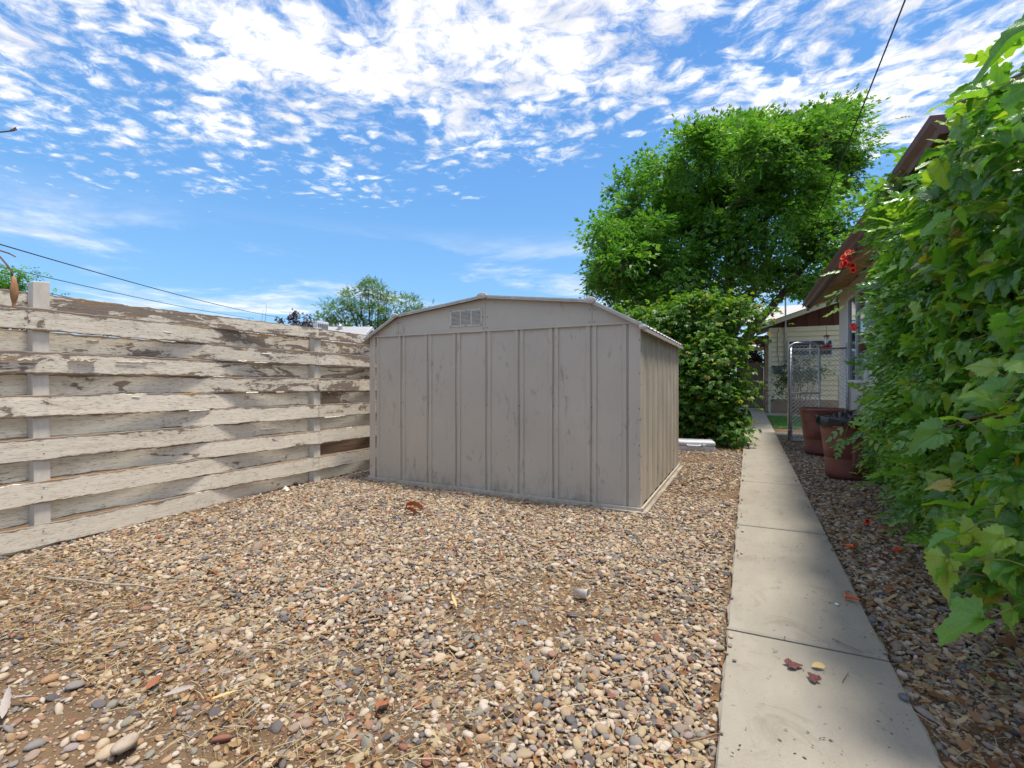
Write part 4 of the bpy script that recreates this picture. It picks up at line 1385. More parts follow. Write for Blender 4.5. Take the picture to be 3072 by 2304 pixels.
fd = empty('hummingbird_feeder', (1.40, 11.4, 1.84), 'red hummingbird feeder hanging from the house eave', 'bird feeder')
fc = (1.40, 11.4, 1.84)
MB().lathe(fc, [(0, 0), (.06, .005), (.10, .03), (.095, .055), (.05, .07), (0, .072)], 20).build('base', 'red_plastic', fd)
MB().lathe(fc, [(.022, .07), (.03, .10), (.05, .16), (.042, .22), (.03, .235)], 16).build('bottle', 'clear_glass', fd)
MB().lathe(fc, [(0, .235), (.06, .236), (.062, .255), (.02, .27), (0, .27)], 16).build('cap', 'red_plastic', fd)
MB().tube([(fc[0], fc[1], fc[2] + .27), (fc[0], fc[1], EZ + .06)], .004, 5).build('string', 'cable_grey', fd)
for k in range(3):
    a = k * 2.1 + 3.6
    MB().lathe((fc[0] + .088 * math.cos(a), fc[1] + .088 * math.sin(a), fc[2] + .05), [(.018, 0), (.014, .014), (0, .016)], 8).build('port', 'cup_paper', fd)
for q, (yy, h) in enumerate(((12.55, .04), (12.8, .035))):
    boxo('brick', (-.20, yy, -.04), (-.105, yy + .21, h), 'brick', None, .006, label=('red brick on edge bordering the far path, nearer one', 'red brick on edge bordering the far path, farther one')[q], cat='brick', group='brick edging')

# ================================================================== TREES
def crown_pts(clumps, per, spread=.24, sub=9.0, shell=.8, squash=.85):
    Ps, Us = [], []
    for (cx, cy, cz, r_) in clumps:
        ns = max(4, int(sub * r_ * r_ + 5))
        u = unit(ns); u[:, 2] = np.abs(u[:, 2]) * np.where(rng.random(ns) < .72, 1, -1)
        rad_ = r_ * (shell + (1 - shell) * rng.random(ns)) * np.where(rng.random(ns) < .2, .5, 1)
        sc = np.array([cx, cy, cz]) + u * rad_[:, None] * np.array([1, 1, squash])
        nl = int(per * r_ * r_ / ns) + 3
        k = np.repeat(np.arange(ns), nl)
        sp = spread * (.55 + .9 * rng.random(ns))[k]
        off = rng.normal(size=(len(k), 3)) * sp[:, None] * np.array([1, 1, .62])
        Ps.append(sc[k] + off); Us.append(u[k] + off / (sp[:, None] + 1e-6) * .25)
    P = np.concatenate(Ps); U = np.concatenate(Us)
    return P, U
def crown(name, clumps, per, templs, s0, s1, mat, parent, spread=.24, sub=9.0, droop=.45, kind=None, shell=.8):
    P, U = crown_pts(clumps, per, spread, sub, shell)
    n = len(P)
    ax = U * .7 + unit(n) * .65 + np.array([0, 0, -droop])
    nn = U * .35 + unit(n) * .55 + np.array([0, 0, 1.0])
    which = rng.integers(0, len(templs), n)
    S = rng.uniform(s0, s1, n); M = frames(ax, nn); rd = rng.random(n)
    for q, tm in enumerate(templs):
        s_ = which == q
        leafcloud(name, tm, P[s_], M[s_], S[s_], rd[s_], MATS[mat], parent, kind=kind)
def limb(mb, a, b, r0, r1, bend=.15, n=8, seed=0, nseg=7):
    r_ = random.Random(seed)
    a, b = Vector(a), Vector(b)
    L_ = (b - a).length
    mid = (a + b) / 2 + Vector((r_.uniform(-1, 1), r_.uniform(-1, 1), r_.uniform(-.2, .9))) * bend * L_
    pts = []; rs = []
    for i in range(nseg + 1):
        t_ = i / nseg
        p_ = a * (1 - t_) ** 2 + mid * 2 * t_ * (1 - t_) + b * t_ * t_
        p_ += Vector((r_.uniform(-1, 1), r_.uniform(-1, 1), r_.uniform(-1, 1))) * .012 * L_ * (0 < i < nseg)
        pts.append(p_); rs.append(r0 + (r1 - r0) * t_)
    mb.tube(pts, rs, n)
    return pts

ASH = [pinnate(2, .46, .20, ang=R(50)), pinnate(3, .40, .18), pinnate(2, .50, .21, ang=R(40))]
ash = empty('ash_tree', (-.9, 15.8, 0), 'big spreading green shade tree rising behind the shed', 'tree')
AC = [(1.339, 17.42, 9.004, 1.1), (2.46, 18.489, 9.316, 1.13), (3.341, 19.158, 9.347, 0.64), (0.312, 18.264, 9.639, 1.03), (1.919, 18.209, 7.725, 1.51), (3.064, 19.559, 8.02, 0.87), (-0.2, 14.122, 6.578, 1.25), (-1.486, 15.333, 7.001, 1.27), (-2.737, 16.736, 7.26, 1.11), (-3.274, 15.215, 5.953, 0.96), (-4.185, 15.829, 5.942, 0.75), (-3.574, 12.786, 4.094, 0.66), (-3.378, 14.398, 4.185, 0.99), (-2.349, 13.968, 4.407, 1.13), (-1.516, 15.65, 5.539, 1.44), (-0.362, 16.358, 6.008, 1.23), (0.799, 14.556, 5.808, 0.99), (1.906, 15.978, 4.906, 1.12), (2.659, 16.623, 5.508, 0.8), (1.438, 18.718, 4.855, 0.71), (-2.283, 16.209, 3.812, 0.91), (-2.87, 13.337, 3.421, 0.65), (-0.863, 17.056, 8.891, 1.0), (-1.587, 13.892, 7.27, 0.77), (-0.759, 16.343, 4.596, 0.88), (0.023, 14.65, 4.555, 0.58), (0.906, 14.562, 7.029, 0.99), (-2.621, 16.488, 5.909, 1.25), (2.02, 16.004, 3.979, 0.59), (-3.74, 13.138, 4.905, 0.53), (-4.695, 15.919, 4.112, 0.72), (-0.251, 17.683, 4.037, 0.62), (-1.176, 14.739, 3.639, 0.67), (0.599, 18.488, 4.416, 0.57)]
AC = [(a_ + (.3 if a_ < -3 else (-.45 if a_ > 2.4 else 0)), b_, c_ - (.4 if c_ > 8.5 else 0), d_) for a_, b_, c_, d_ in AC]
_ex = []
for (a_, b_, c_, d_) in AC:
    for q in range(2 if d_ > .9 else 1):
        u_ = unit(1)[0]; u_[2] = abs(u_[2]) * .8 + .1; u_[1] -= .3
        _ex.append((a_ + u_[0] * d_ * .95, b_ + u_[1] * d_ * .95, c_ + u_[2] * d_ * .9, random.uniform(.26, .46)))
AC = AC + _ex
crown('crown', AC, 760, ASH, .22, .33, 'ash_leaf', ash, .19, 7.5, .0)
m = MB()
base = (-.9, 15.8, -.1)
m.tube([base, (-.9, 15.8, .6), (-.88, 15.78, 1.3), (-.85, 15.75, 1.7)], [.42, .34, .31, .30], 12)
m.build('trunk', 'bark', ash)
stems = [((-1.0, 15.7, 1.4), (-2.33, 14.9, 3.75), (-2.5, 14.6, 5.6)), ((-.95, 15.75, 1.4), (-1.37, 15.3, 3.9), (-.9, 15.5, 6.6)), ((-.85, 15.8, 1.5), (-.54, 15.73, 4.2), (-.3, 16.4, 7.4)), ((-.75, 15.85, 1.3), (.415, 16.2, 3.19), (1.9, 16.9, 5.2)), ((-.8, 15.95, 1.5), (.3, 17.3, 4.5), (1.2, 17.9, 7.6)), ((-1.0, 15.8, 1.4), (-2.0, 16.3, 3.6), (-3.2, 16.6, 5.6))]
allp = []
for q, (a, b, c) in enumerate(stems):
    m = MB()
    p1 = limb(m, a, b, .17, .12, .06, 9, q)
    p2 = limb(m, b, c, .12, .05, .1, 8, q + 20)
    allp += p1[3:] + p2
    m.build('limb', 'bark', ash)
m = MB()
for q, c in enumerate(AC):
    cv = Vector(c[:3])
    near = min(allp, key=lambda p_: (p_ - cv).length + max(0, p_.z - cv.z) * 1.5)
    limb(m, near, cv, .05, .015, .15, 6, q + 60)
    for k in range(4):
        e_ = cv + Vector([random.gauss(0, .38) * c[3] for _ in range(3)])
        limb(m, near.lerp(cv, .6 + .1 * k), e_, .018, .006, .15, 4, q * 7 + k)
m.build('branches', 'bark', ash, kind='stuff')
m = MB(); limb(m, (1.0, 16.5, 4.0), (2.4, 17.2, 4.5), .06, .02, .05, 6, 5); m.build('limb', 'bark', ash)

# --- creeper covered hedge between the shed and the path
CRE = [palmate(5, 1.0, .42), palmate(5, .9, .45, R(80)), palmate(3, 1.0, .5, R(50))]
hedge = empty('creeper_hedge', (-1.3, 9.8, 0), 'tall rounded hedge smothered in creeper beside the path', 'hedge')
HC = []
for xx in (-2.75, -2.2, -1.65, -1.1, -.62):
    for zz, r_ in ((.35, .5), (.85, .52), (1.35, .52), (1.8, .5), (2.2, .45)):
        HC.append((xx + random.uniform(-.1, .1) - (.06 if zz < .6 and xx > -.7 else 0), 9.75 + random.uniform(-.18, .2), zz + random.uniform(-.08, .08) - (.25 if xx < -2.3 and zz > 2 else 0), r_))
HC += [(xx, 9.42, zz, .38) for xx in (-2.0, -1.4, -.85, -.5) for zz in (.3, .75, 1.25, 1.7)] + [(-.42, 9.8, .35, .36), (-.4, 9.85, .9, .36), (-.4, 9.8, 1.45, .36)]
HC += [(-.18, 9.8, 2.45, .34), (.1, 9.85, 2.4, .24), (.2, 9.9, 2.2, .16), (-2.4, 9.7, 1.9, .5)]
HC += [(-1.2, 9.8, 2.5, .42), (-.8, 9.85, 2.55, .38), (-.5, 9.7, 2.3, .35), (-.3, 9.85, 2.3, .2), (-1.6, 9.8, 2.35, .4), (-.42, 9.3, .3, .3), (-.55, 9.35, .8, .3)]
HC = [(a_ - (.07 if c_ > 1.9 else .02), b_, c_, d_) for a_, b_, c_, d_ in HC]
crown('foliage', HC, 2300, CRE, .06, .105, 'creeper_leaf', hedge, .13, 26, .5, 'stuff')
m = MB()
for q in range(12):
    xx = -2.7 + .2 * q
    limb(m, (xx, 9.8, -.05), (xx + random.uniform(-.2, .2), 9.8 + random.uniform(-.2, .2), 2.0), .03, .01, .08, 6, q)
for q in range(26):
    c = HC[random.randrange(len(HC))]
    limb(m, (c[0], c[1], c[2]), (c[0] + random.gauss(0, .3), c[1] - random.uniform(.3, .6), c[2] + random.uniform(-.1, .5)), .008, .003, .2, 4, q + 100)
m.build('stems', 'vine_bark', hedge)

# --- shrub in front of the cream house
sh = empty('leafy_shrub', (1.35, 18.9, 0), 'thin stemmed shrub against the cream siding behind the gate', 'shrub')
SC = [(1.35, 18.95, 1.55, .38), (1.6, 18.9, 1.4, .4), (1.8, 19.0, 1.75, .3), (1.15, 18.9, 1.2, .28), (.98, 18.95, 1.05, .22), (2.05, 18.9, 1.3, .3), (1.5, 18.8, 1.85, .25), (.92, 18.9, .7, .14)]
crown('foliage', SC, 900, [palmate(3, 1, .4)], .07, .12, 'shrub_leaf', sh, .14, 14, .2, 'stuff')
m = MB()
for q, c in enumerate(SC):
    limb(m, (1.4 + random.uniform(-.2, .25), 18.95, -.05), c[:3], .018, .007, .1, 5, q)
    limb(m, (1.5 + random.uniform(-.3, .3), 18.95, -.05), (c[0] + .1, c[1], c[2] + .1), .012, .005, .1, 5, q + 30)
m.build('stems', 'vine_bark', sh)

# --- neighbours' trees above the fence
def small_tree(name, label, cat, base, clumps, per, templs, s0, s1, mat, r0, spread=.24, sub=9, group=None, droop=.3, shell=.75):
    e = empty(name, base, label, cat, group)
    crown('crown', clumps, per, templs, s0, s1, mat, e, spread, sub, droop, shell=shell)
    m = MB()
    top = Vector(base) + Vector((0, 0, .35 * max(c[2] for c in clumps)))
    limb(m, base, top, r0, r0 * .75, .04, 8, 1)
    for q, c in enumerate(clumps):
        p_ = limb(m, top, c[:3], r0 * .45, r0 * .12, .12, 6, q + 3)
        for k in range(4):
            e_ = Vector(c[:3]) + Vector([random.gauss(0, .6) * c[3] for _ in range(3)])
            limb(m, p_[3 + k % 3], e_, r0 * .12, r0 * .05, .1, 4, q * 9 + k)
    m.build('trunk', 'bark', e)
    return e
LOC = [pinnate(5, .26, .11, ang=R(60), droop=.3), pinnate(4, .28, .12, ang=R(56), droop=.4)]
def ring(c, n, sx, sy, z0, z1, r0, r1, seed):
    r_ = random.Random(seed); out = []
    for q in range(n):
        a = r_.uniform(0, 6.28); t_ = r_.random() ** .6
        out.append((c[0] + math.cos(a) * sx * t_, c[1] + math.sin(a) * sy * t_, r_.uniform(z0, z1), r_.uniform(r0, r1)))
    return out
lc = [(-21.6, 22.7, 7.0, .45), (-22.0, 22.4, 6.6, .55), (-21.1, 23.0, 6.9, .5), (-20.6, 23.2, 6.2, .6), (-22.8, 22.1, 6.3, .55), (-23.6, 21.8, 5.6, .6), (-24.2, 21.4, 4.9, .55), (-19.4, 23.9, 5.9, .55), (-19.0, 24.1, 5.2, .6), (-18.4, 24.4, 5.5, .35), (-17.6, 24.7, 4.9, .35), (-22.3, 22.3, 5.6, .7), (-21.2, 22.9, 5.5, .7), (-20.0, 23.5, 5.0, .7), (-23.3, 21.9, 4.5, .7), (-22.0, 22.4, 4.4, .7), (-20.8, 23.1, 4.3, .7), (-19.3, 23.8, 4.2, .7), (-23.9, 21.6, 3.8, .6), (-22.6, 22.2, 3.5, .6), (-21.4, 22.8, 3.4, .6), (-20.2, 23.4, 3.4, .6), (-17.2, 24.9, 5.6, .2), (-16.9, 25.1, 4.8, .25)]
small_tree('locust_tree', 'airy pale green tree behind the neighbouring grey roof', 'tree', (-21.3, 22.9, 0), lc, 560, LOC, .24, .36, 'locust_leaf', .16, .24, 12, droop=.0)
small_tree('elm_tree', 'dense green treetop over the fence behind the nearest fence post', 'tree', (-17.0, 4.9, 0), [(-16.45, 5.15, 3.35, .35), (-16.95, 4.9, 3.55, .35), (-17.3, 4.7, 3.6, .4), (-16.2, 5.3, 3.05, .3), (-16.6, 5.08, 3.75, .16), (-16.62, 5.1, 4.0, .10), (-16.7, 5.0, 3.0, .4), (-17.4, 4.6, 3.1, .5), (-16.1, 5.35, 3.35, .12), (-16.85, 4.95, 3.3, .4)], 1800, [pinnate(3, .34, .16)], .15, .22, 'ash_leaf', .09, .12, 30)
small_tree('juniper_tree', 'low green treetop peeking over the fence right of the post', 'tree', (-17.9, 7.4, 0), [(-17.9, 7.4, 3.05, .28), (-17.6, 7.6, 3.2, .22), (-18.3, 7.1, 3.0, .25), (-17.2, 7.9, 2.95, .2)], 900, [pinnate(3, .3, .13)], .12, .18, 'shrub_leaf', .06, .12, 26)
for q, (bx0, by0, top, w) in enumerate(((-15.98, 12.12, 3.55, .16), (-15.44, 12.39, 3.86, .24), (-15.05, 12.58, 3.68, .17))):
    cl = [(bx0 + random.uniform(-w, w) * .5, by0, z, w * (1.1 - .6 * (z - 2.3) / (top - 2.3))) for z in np.arange(2.3, top, .13)]
    small_tree('plum_shrub', ('small purple leaved plum above the fence, nearest the bare sapling', 'tallest purple leaved plum above the fence', 'purple leaved plum beside the rooftop cooler')[q], 'shrub', (bx0, by0, 0), cl, 1500, [palmate(3, 1, .45)], .06, .1, 'plum_leaf', .04, .07, 60, 'purple plums beyond the fence', -.8)
small_tree('plum_sprig', 'tiny purple leafy treetop just above the shed roof', 'tree', (-9.96, 15.14, 0), [(-9.96, 15.14, 4.08, .07), (-9.94, 15.16, 3.98, .09), (-9.98, 15.1, 3.85, .12), (-9.9, 15.2, 3.7, .14)], 1800, [palmate(3, 1, .45)], .06, .09, 'plum_leaf', .03, .05, 60)
sp_ = empty('bare_sapling', (-16.9, 11.6, 0), 'thin nearly bare sapling above the fence', 'sapling')
m = MB()
for q in range(16):
    a = (-16.9 + random.uniform(-.5, .6), 11.7 + random.uniform(-.3, .3), 2.0)
    limb(m, (-16.9, 11.6, .5), a, .02, .014, .1, 5, q)
    limb(m, a, (a[0] + random.uniform(-.4, .4), a[1] + random.uniform(-.2, .2), random.uniform(3.2, 4.1)), .014, .005, .05, 4, q + 40)
m.build('stems', 'bark', sp_)
crown('leaves', [(-16.8, 11.7, 3.3, .3), (-17.2, 11.5, 3.1, .3), (-16.4, 11.9, 3.1, .25)], 260, [palmate(3, 1, .4)], .06, .1, 'locust_leaf', sp_, .15, 12, kind='stuff')
# purple plum past the board gate
small_tree('plum_tree', 'purple leaved plum tree seen over the board gate', 'tree', (.05, 24.0, 0), [(.05, 24, 2.35, .5), (-.3, 24, 2.1, .45), (.4, 24.1, 2.3, .45), (.1, 23.9, 1.9, .5), (-.5, 24, 2.6, .4), (.5, 24, 2.7, .4)], 600, [palmate(3, 1, .45)], .1, .16, 'plum_leaf', .08, .16, 16)

# ================================================================== NEIGHBOURING HOUSE BEYOND THE FENCE
nh = empty('neighbour_house', (-19, 17.6, 0), 'white gabled house with grey roof beyond the fence', 'house')
# ridge runs away to the left; gable end faces the yard
gdir = Vector((.90, .44, 0)); ldir = Vector((-.44, .90, 0))
apex = Vector((-17.4, 18.1, 0)); half = 2.6; ez, rz = 2.75, 3.84
def npt(a, b, z): return tuple(apex + gdir * a + ldir * b + Vector((0, 0, z)))
m = MB()
m.add([npt(0, -half, 0), npt(0, half, 0), npt(0, half, ez), npt(0, 0, rz), npt(0, -half, ez), npt(-9, -half, 0), npt(-9, half, 0), npt(-9, half, ez), npt(-9, 0, rz), npt(-9, -half, ez)],
      [(0, 1, 2, 3, 4), (9, 8, 7, 6, 5), (0, 4, 9, 5), (1, 6, 7, 2)])
m.build('wall', 'cream_trim', nh)
for s_ in (-1, 1):
    m = MB()
    zo = -.12
    A = [npt(.3, 0, rz + .04), npt(-9, 0, rz + .04), npt(-9, s_ * (half + .35), ez - .1), npt(.3, s_ * (half + .35), ez - .1)]
    B = [(p_[0], p_[1], p_[2] + .06) for p_ in A]
    m.add(A + B, [(0, 1, 2, 3), (7, 6, 5, 4), (0, 4, 5, 1), (1, 5, 6, 2), (2, 6, 7, 3), (3, 7, 4, 0)])
    m.build('roof', 'grey_shingle', nh)
    m = MB()
    A = [npt(.305, 0, rz + .1), npt(.305, s_ * (half + .35), ez - .04), npt(.305, s_ * (half + .35), ez - .2), npt(.305, 0, rz - .06)]
    B = [npt(.34, 0, rz + .1), npt(.34, s_ * (half + .35), ez - .04), npt(.34, s_ * (half + .35), ez - .2), npt(.34, 0, rz - .06)]
    m.add(A + B, [(0, 1, 2, 3), (7, 6, 5, 4), (0, 4, 5, 1), (1, 5, 6, 2), (2, 6, 7, 3), (3, 7, 4, 0)])
    m.build('fascia', 'white_plastic', nh)
gv = MB()
gv.add([npt(.03, -.22, 3.02), npt(.03, .22, 3.02), npt(.03, .22, 3.5), npt(.03, -.22, 3.5)], [(0, 1, 2, 3)])
gv = gv.build('gable_vent', 'black', nh)
for q in range(6):
    z = 3.04 + .078 * q
    m = MB()
    A = [npt(.034, -.22, z + .04), npt(.034, .22, z + .04), npt(.08, .22, z), npt(.08, -.22, z)]
    B = [(p_[0], p_[1], p_[2] + .012) for p_ in A]
    m.add(A + B, [(0, 1, 2, 3), (7, 6, 5, 4), (0, 4, 5, 1), (1, 5, 6, 2), (2, 6, 7, 3), (3, 7, 4, 0)])
    m.build('vent_slat', 'white_plastic', gv)
MB().lathe((-18.25, 17.2, 3.3), [(.16, 0), (.12, .12), (.1, .14), (.1, .55), (.14, .56), (.14, .66), (.0, .7)], 14).build('vent_pipe', 'galvanized', nh)
ac = empty('evaporative_cooler', (-18.0, 15.6, 2.9), 'boxy beige rooftop cooler beyond the fence', 'cooler')
boxo('cabinet', (-18.35, 15.3, 3.0), (-17.65, 15.95, 3.93), 'white_plastic', ac, .02)
for q in range(5):
    boxo('louvre', (-17.648, 15.34 + .12 * q, 3.12), (-17.63, 15.42 + .12 * q, 3.82), 'grey_metal', ac)
boxo('stand', (-18.3, 15.35, 0), (-17.7, 15.9, 2.99), 'brown_wood', ac)

# ================================================================== CABLES
def cable(name, a, b, sag, r_, mat, label, ext=0.0):
    a, b = Vector(a), Vector(b)
    pts = []
    for i in range(25):
        t_ = i / 24 * (1 + ext) - ext
        p_ = a.lerp(b, t_); p_.z -= sag * 4 * t_ * (1 - t_)
        pts.append(p_)
    return MB().tube(pts, r_, 5).build(name, mat, label=label, cat='cable', group='overhead lines')
D_ = 1.0
cable('power_line', (-22.69, 6.51, 5.81), (-44.62, 33.54, 7.96), .25, .022, 'cable_black', 'thick black overhead line, highest of the three above the fence', .4)
cable('power_line', (-22.69, 6.51, 5.06), (-46.92, 32.39, 7.82), .2, .017, 'cable_grey', 'thin grey overhead line, middle of the three above the fence', .4)
cable('power_line', (-22.69, 6.51, 4.50), (-39, 26, 5.75), .15, .015, 'cable_grey', 'thin grey overhead line, lowest of the three above the fence', .4)
cable('service_cable', (1.19, CY - .2, 4.5), (2.127, 9.124, 6.99), .12, .013, 'cable_black', 'black service cable slanting from the weatherhead up across the sky', 0)
cable('service_cable', (2.127, 9.124, 6.99), (2.9, -2.5, 9.8), .1, .013, 'cable_black', 'upper end of the black service cable running out overhead', 0)

# ================================================================== VINES ON THE RIGHT
def vx_front(yy, zz):
    base = .735 + (yy - 2.0) * .098
    bulge = .10 * np.sin(zz * 2.6 + yy * 1.7) + .06 * np.sin(yy * 4.1 + zz * 3.3)
    low = np.clip(.55 - zz, 0, .55) * .12
    top_ = np.clip(zz - 1.9, 0, 2) ** 2 * np.interp(yy, [3.6, 4.8], [.35, .07])
    far = np.clip(yy - 4.6, 0, 3) ** 2 * .012 * np.clip(2.2 - zz, 0, 1)
    return base + .10 + bulge * .6 + low + top_ + far
def vz_top(yy):
    return np.interp(yy, [1.2, 2.0, 2.6, 3.3, 3.8, 4.3, 4.9, 5.5, 6.0, 6.4], [2.0, 2.12, 2.36, 2.48, 2.36, 2.42, 2.8, 3.12, 3.05, 2.6]) + .08 * np.sin(yy * 5.3)
def vine_leaves(N, y0, y1, zmin, depth0, depth1, xoff=0.0, camface=.25):
    yy = rng.uniform(y0, y1, N)
    zt = vz_top(yy)
    zz = zmin(yy) + (zt - zmin(yy)) * rng.random(N)
    dd = rng.uniform(depth0, depth1, N)
    edge = np.clip((yy - 5.7) / .6, 0, 1)
    xx = vx_front(yy, zz) + dd + xoff + edge * edge * .25
    P = np.stack([xx, yy, zz], 1)
    out = np.stack([-np.ones(N), -np.full(N, camface), np.full(N, .25)], 1)
    out[:, 2] += np.clip((zz - zt + .5) * 1.6, 0, 1.2)
    ax = out * .5 + np.array([0, 0, -.42]) + unit(N) * .85
    nn = out * .5 + np.array([0, 0, .95]) + unit(N) * .6
    return P, ax, nn
zmin_g = lambda y_: np.clip(.43 - (y_ - 2.0) * .09, .24, .5)
zmin_t = lambda y_: np.clip(.25 + (y_ - 4) * .06, .2, .6)

gv_ = empty('grape_vine', (1.1, 2.8, 0), 'wild grape vine with big toothed leaves along the path', 'vine')
# inner and outer masses of leaves
for q in range(4):
    P, ax, nn = vine_leaves(820, 1.9, 4.4, zmin_g, -.07, .17)
    leafcloud('foliage', GRAPE[q], P, frames(ax, nn), rng.uniform(.038, .088, len(P)), rng.random(len(P)), MATS['grape_leaf'], gv_, True, 'stuff')
for q in range(3):
    P, ax, nn = vine_leaves(640, 1.9, 4.4, zmin_g, .30, .45)
    leafcloud('inner_foliage', GRAPE[4 + q], P, frames(ax, nn), rng.uniform(.08, .13, len(P)), rng.random(len(P)), MATS['grape_leaf'], gv_, True, 'stuff')
# the nearest, largest leaves as single pieces
gm_ = []
for q in range(8):
    gm_.append(leaf_part_mesh(GRAPE[q], 'grape_leaf'))
stem = MB()
def put_leaf(p_, ax_, nn_, s_, k, parent, meshes):
    M = frames(np.array([ax_]), np.array([nn_]))[0]
    o = bpy.data.objects.new('leaf', meshes[k % len(meshes)])
    link(o, parent)
    mw = Matrix(((M[0][0] * s_, M[0][1] * s_, M[0][2] * s_, p_[0]), (M[1][0] * s_, M[1][1] * s_, M[1][2] * s_, p_[1]), (M[2][0] * s_, M[2][1] * s_, M[2][2] * s_, p_[2]), (0, 0, 0, 1)))
    o.matrix_basis = mw
    return o
P, ax, nn = vine_leaves(290, 1.9, 3.7, zmin_g, -.16, .03)
for k in range(len(P)):
    s_ = random.uniform(.05, .105)
    put_leaf(P[k], ax[k], nn[k], s_, k, gv_, gm_)
    b_ = Vector(P[k]) + Vector((random.uniform(.06, .16), random.uniform(-.06, .06), random.uniform(-.02, .08)))
    f0 = Vector(P[k]) + Vector(ax[k]).normalized() * s_ * .1
    stem.tube([b_, (b_ + f0) / 2 + Vector((0, 0, .015)), f0], [.0022, .002, .0018], 4)
# singled out leaves: two against the sky, one low over the litter, curled pale one
for k, (p_, a_, n_, s_) in enumerate((((.84, 2.02, 2.28), (-.93, .12, -.10), (.05, -.55, .8), .16), ((.84, 2.12, 2.16), (-.42, .0, -.85), (-.6, -.7, .35), .14),
                                      ((.68, 2.0, .44), (-.45, .1, -.35), (-.25, -.3, .9), .14), ((.62, 2.14, .58), (-.2, -.1, -.9), (-.8, -.4, .3), .13), ((.72, 2.3, .62), (-.3, .1, -.7), (-.5, -.5, .6), .14))):
    put_leaf(p_, a_, n_, s_, k + 2, gv_, gm_)
    stem.tube([Vector(p_), Vector(p_) + Vector((.08, .02, .05)), Vector(p_) + Vector((.2, .05, .06))], [.002, .0025, .003], 5)
stem.build('petioles', 'green_stem', gv_, kind='stuff')
m = MB()
for q in range(34):
    yy = random.uniform(1.5, 4.4); zz = random.uniform(.1, 1.6)
    xx = float(vx_front(yy, zz)) + random.uniform(.12, .35)
    y2 = yy + random.uniform(-.9, .9); z2 = zz + random.uniform(.2, 1.0)
    limb(m, (xx, yy, zz), (float(vx_front(y2, z2)) + random.uniform(.05, .3), y2, z2), .006, .003, .25, 5, q + 300, 9)
for q in range(9):
    yy = 1.6 + .32 * q
    limb(m, (1.2, yy, -.05), (1.15 + random.uniform(-.1, .1), yy + random.uniform(-.3, .3), 1.7), .016, .008, .1, 6, q + 350, 9)
m.build('canes', 'vine_bark', gv_)
# long shoots reaching out of the mass
for q, (a, b, bend) in enumerate((((1.15, 2.6, 1.14), (.70, 2.48, .985), .06), ((1.2, 2.62, 1.10), (.74, 2.5, 1.0), .04), ((1.1, 2.2, .52), (.62, 2.15, .62), .08), ((1.1, 2.25, .42), (.60, 2.05, .55), .1), ((1.0, 2.0, .58), (.70, 2.1, .80), .1), ((1.1, 5.6, 1.1), (.86, 5.75, .62), .15))):
    m = MB(); limb(m, a, b, .006, .003, bend, 6, q + 400, 9); m.build('shoot', ('vine_bark', 'vine_bark', 'green_stem', 'vine_bark', 'green_stem', 'vine_bark')[q], gv_)
put_leaf((.71, 2.48, .985), (-.6, .2, -.35), (.2, -.6, .6), .13, 3, gv_, gm_)
# clusters of small green fruit
m = MB()
def berry(c, r_):
    m.lathe(c, [(0, -r_), (r_ * .7, -r_ * .7), (r_, 0), (r_ * .7, r_ * .7), (0, r_)], 7)
for q in range(46):
    yy = random.uniform(1.9, 4.2); zz = random.uniform(.3, 2.3)
    c = Vector((float(vx_front(yy, zz)) + random.uniform(-.08, .04), yy, zz))
    for k in range(random.randint(5, 13)):
        d_ = Vector([random.gauss(0, .018) for _ in range(3)])
        berry(c + d_, random.uniform(.0035, .0055))
for k in range(11):
    berry(Vector((.70 + random.gauss(0, .035), 2.02 + random.gauss(0, .03), .27 + random.gauss(0, .03))), .0055)
m.build('fruit', 'berry', gv_, kind='stuff')
# wire fence the grape climbs on
tf = empty('wire_fence', (1.38, 2.9, 0), 'chain link fence almost buried in the grape vine', 'fence')
for yy in (1.2, 3.0, 4.4):
    MB().tube([(1.38, yy, -.1), (1.38, yy, 1.85)], .026, 8).build('post', 'galvanized', tf)
MB().tube([(1.38, 1.2, 1.82), (1.38, 4.4, 1.82)], .02, 8).build('top_rail', 'galvanized', tf)
m = MB(); chain(m, 1.2, 4.4, .03, 1.8, lambda q: 0.0, .07, .0025)
m.v = [(1.375 + p_[1], p_[0], p_[2]) for p_ in m.v]
m.build('wire_mesh', 'galvanized', tf, kind='stuff')

tv_ = empty('trumpet_vine', (1.4, 5.3, 0), 'trumpet vine with compound leaves and red flowers climbing to the eave', 'vine')
TRU = [pinnate(4, .30, .155, ang=R(58), droop=.35, seg=4), pinnate(3, .34, .18, ang=R(55), droop=.3, seg=4), pinnate(4, .28, .15, ang=R(62), droop=.5, seg=4)]
for q in range(3):
    P, ax, nn = vine_leaves(1050, 3.3, 6.35, zmin_t, -.1, .17)
    leafcloud('foliage', TRU[q], P, frames(ax, nn), rng.uniform(.11, .205, len(P)), rng.random(len(P)), MATS['trumpet_leaf'], tv_, True, 'stuff')
    P, ax, nn = vine_leaves(560, 3.3, 6.35, zmin_t, .28, .5)
    leafcloud('inner_foliage', TRU[q], P, frames(ax, nn), rng.uniform(.16, .26, len(P)), rng.random(len(P)), MATS['trumpet_leaf'], tv_, True, 'stuff')
tm_ = []
for q in range(3):
    tm_.append(leaf_part_mesh(TRU[q], 'trumpet_leaf'))
P, ax, nn = vine_leaves(150, 3.6, 6.15, zmin_t, -.16, .0)
for k in range(len(P)):
    put_leaf(P[k], ax[k], nn[k], random.uniform(.14, .24), k, tv_, tm_)
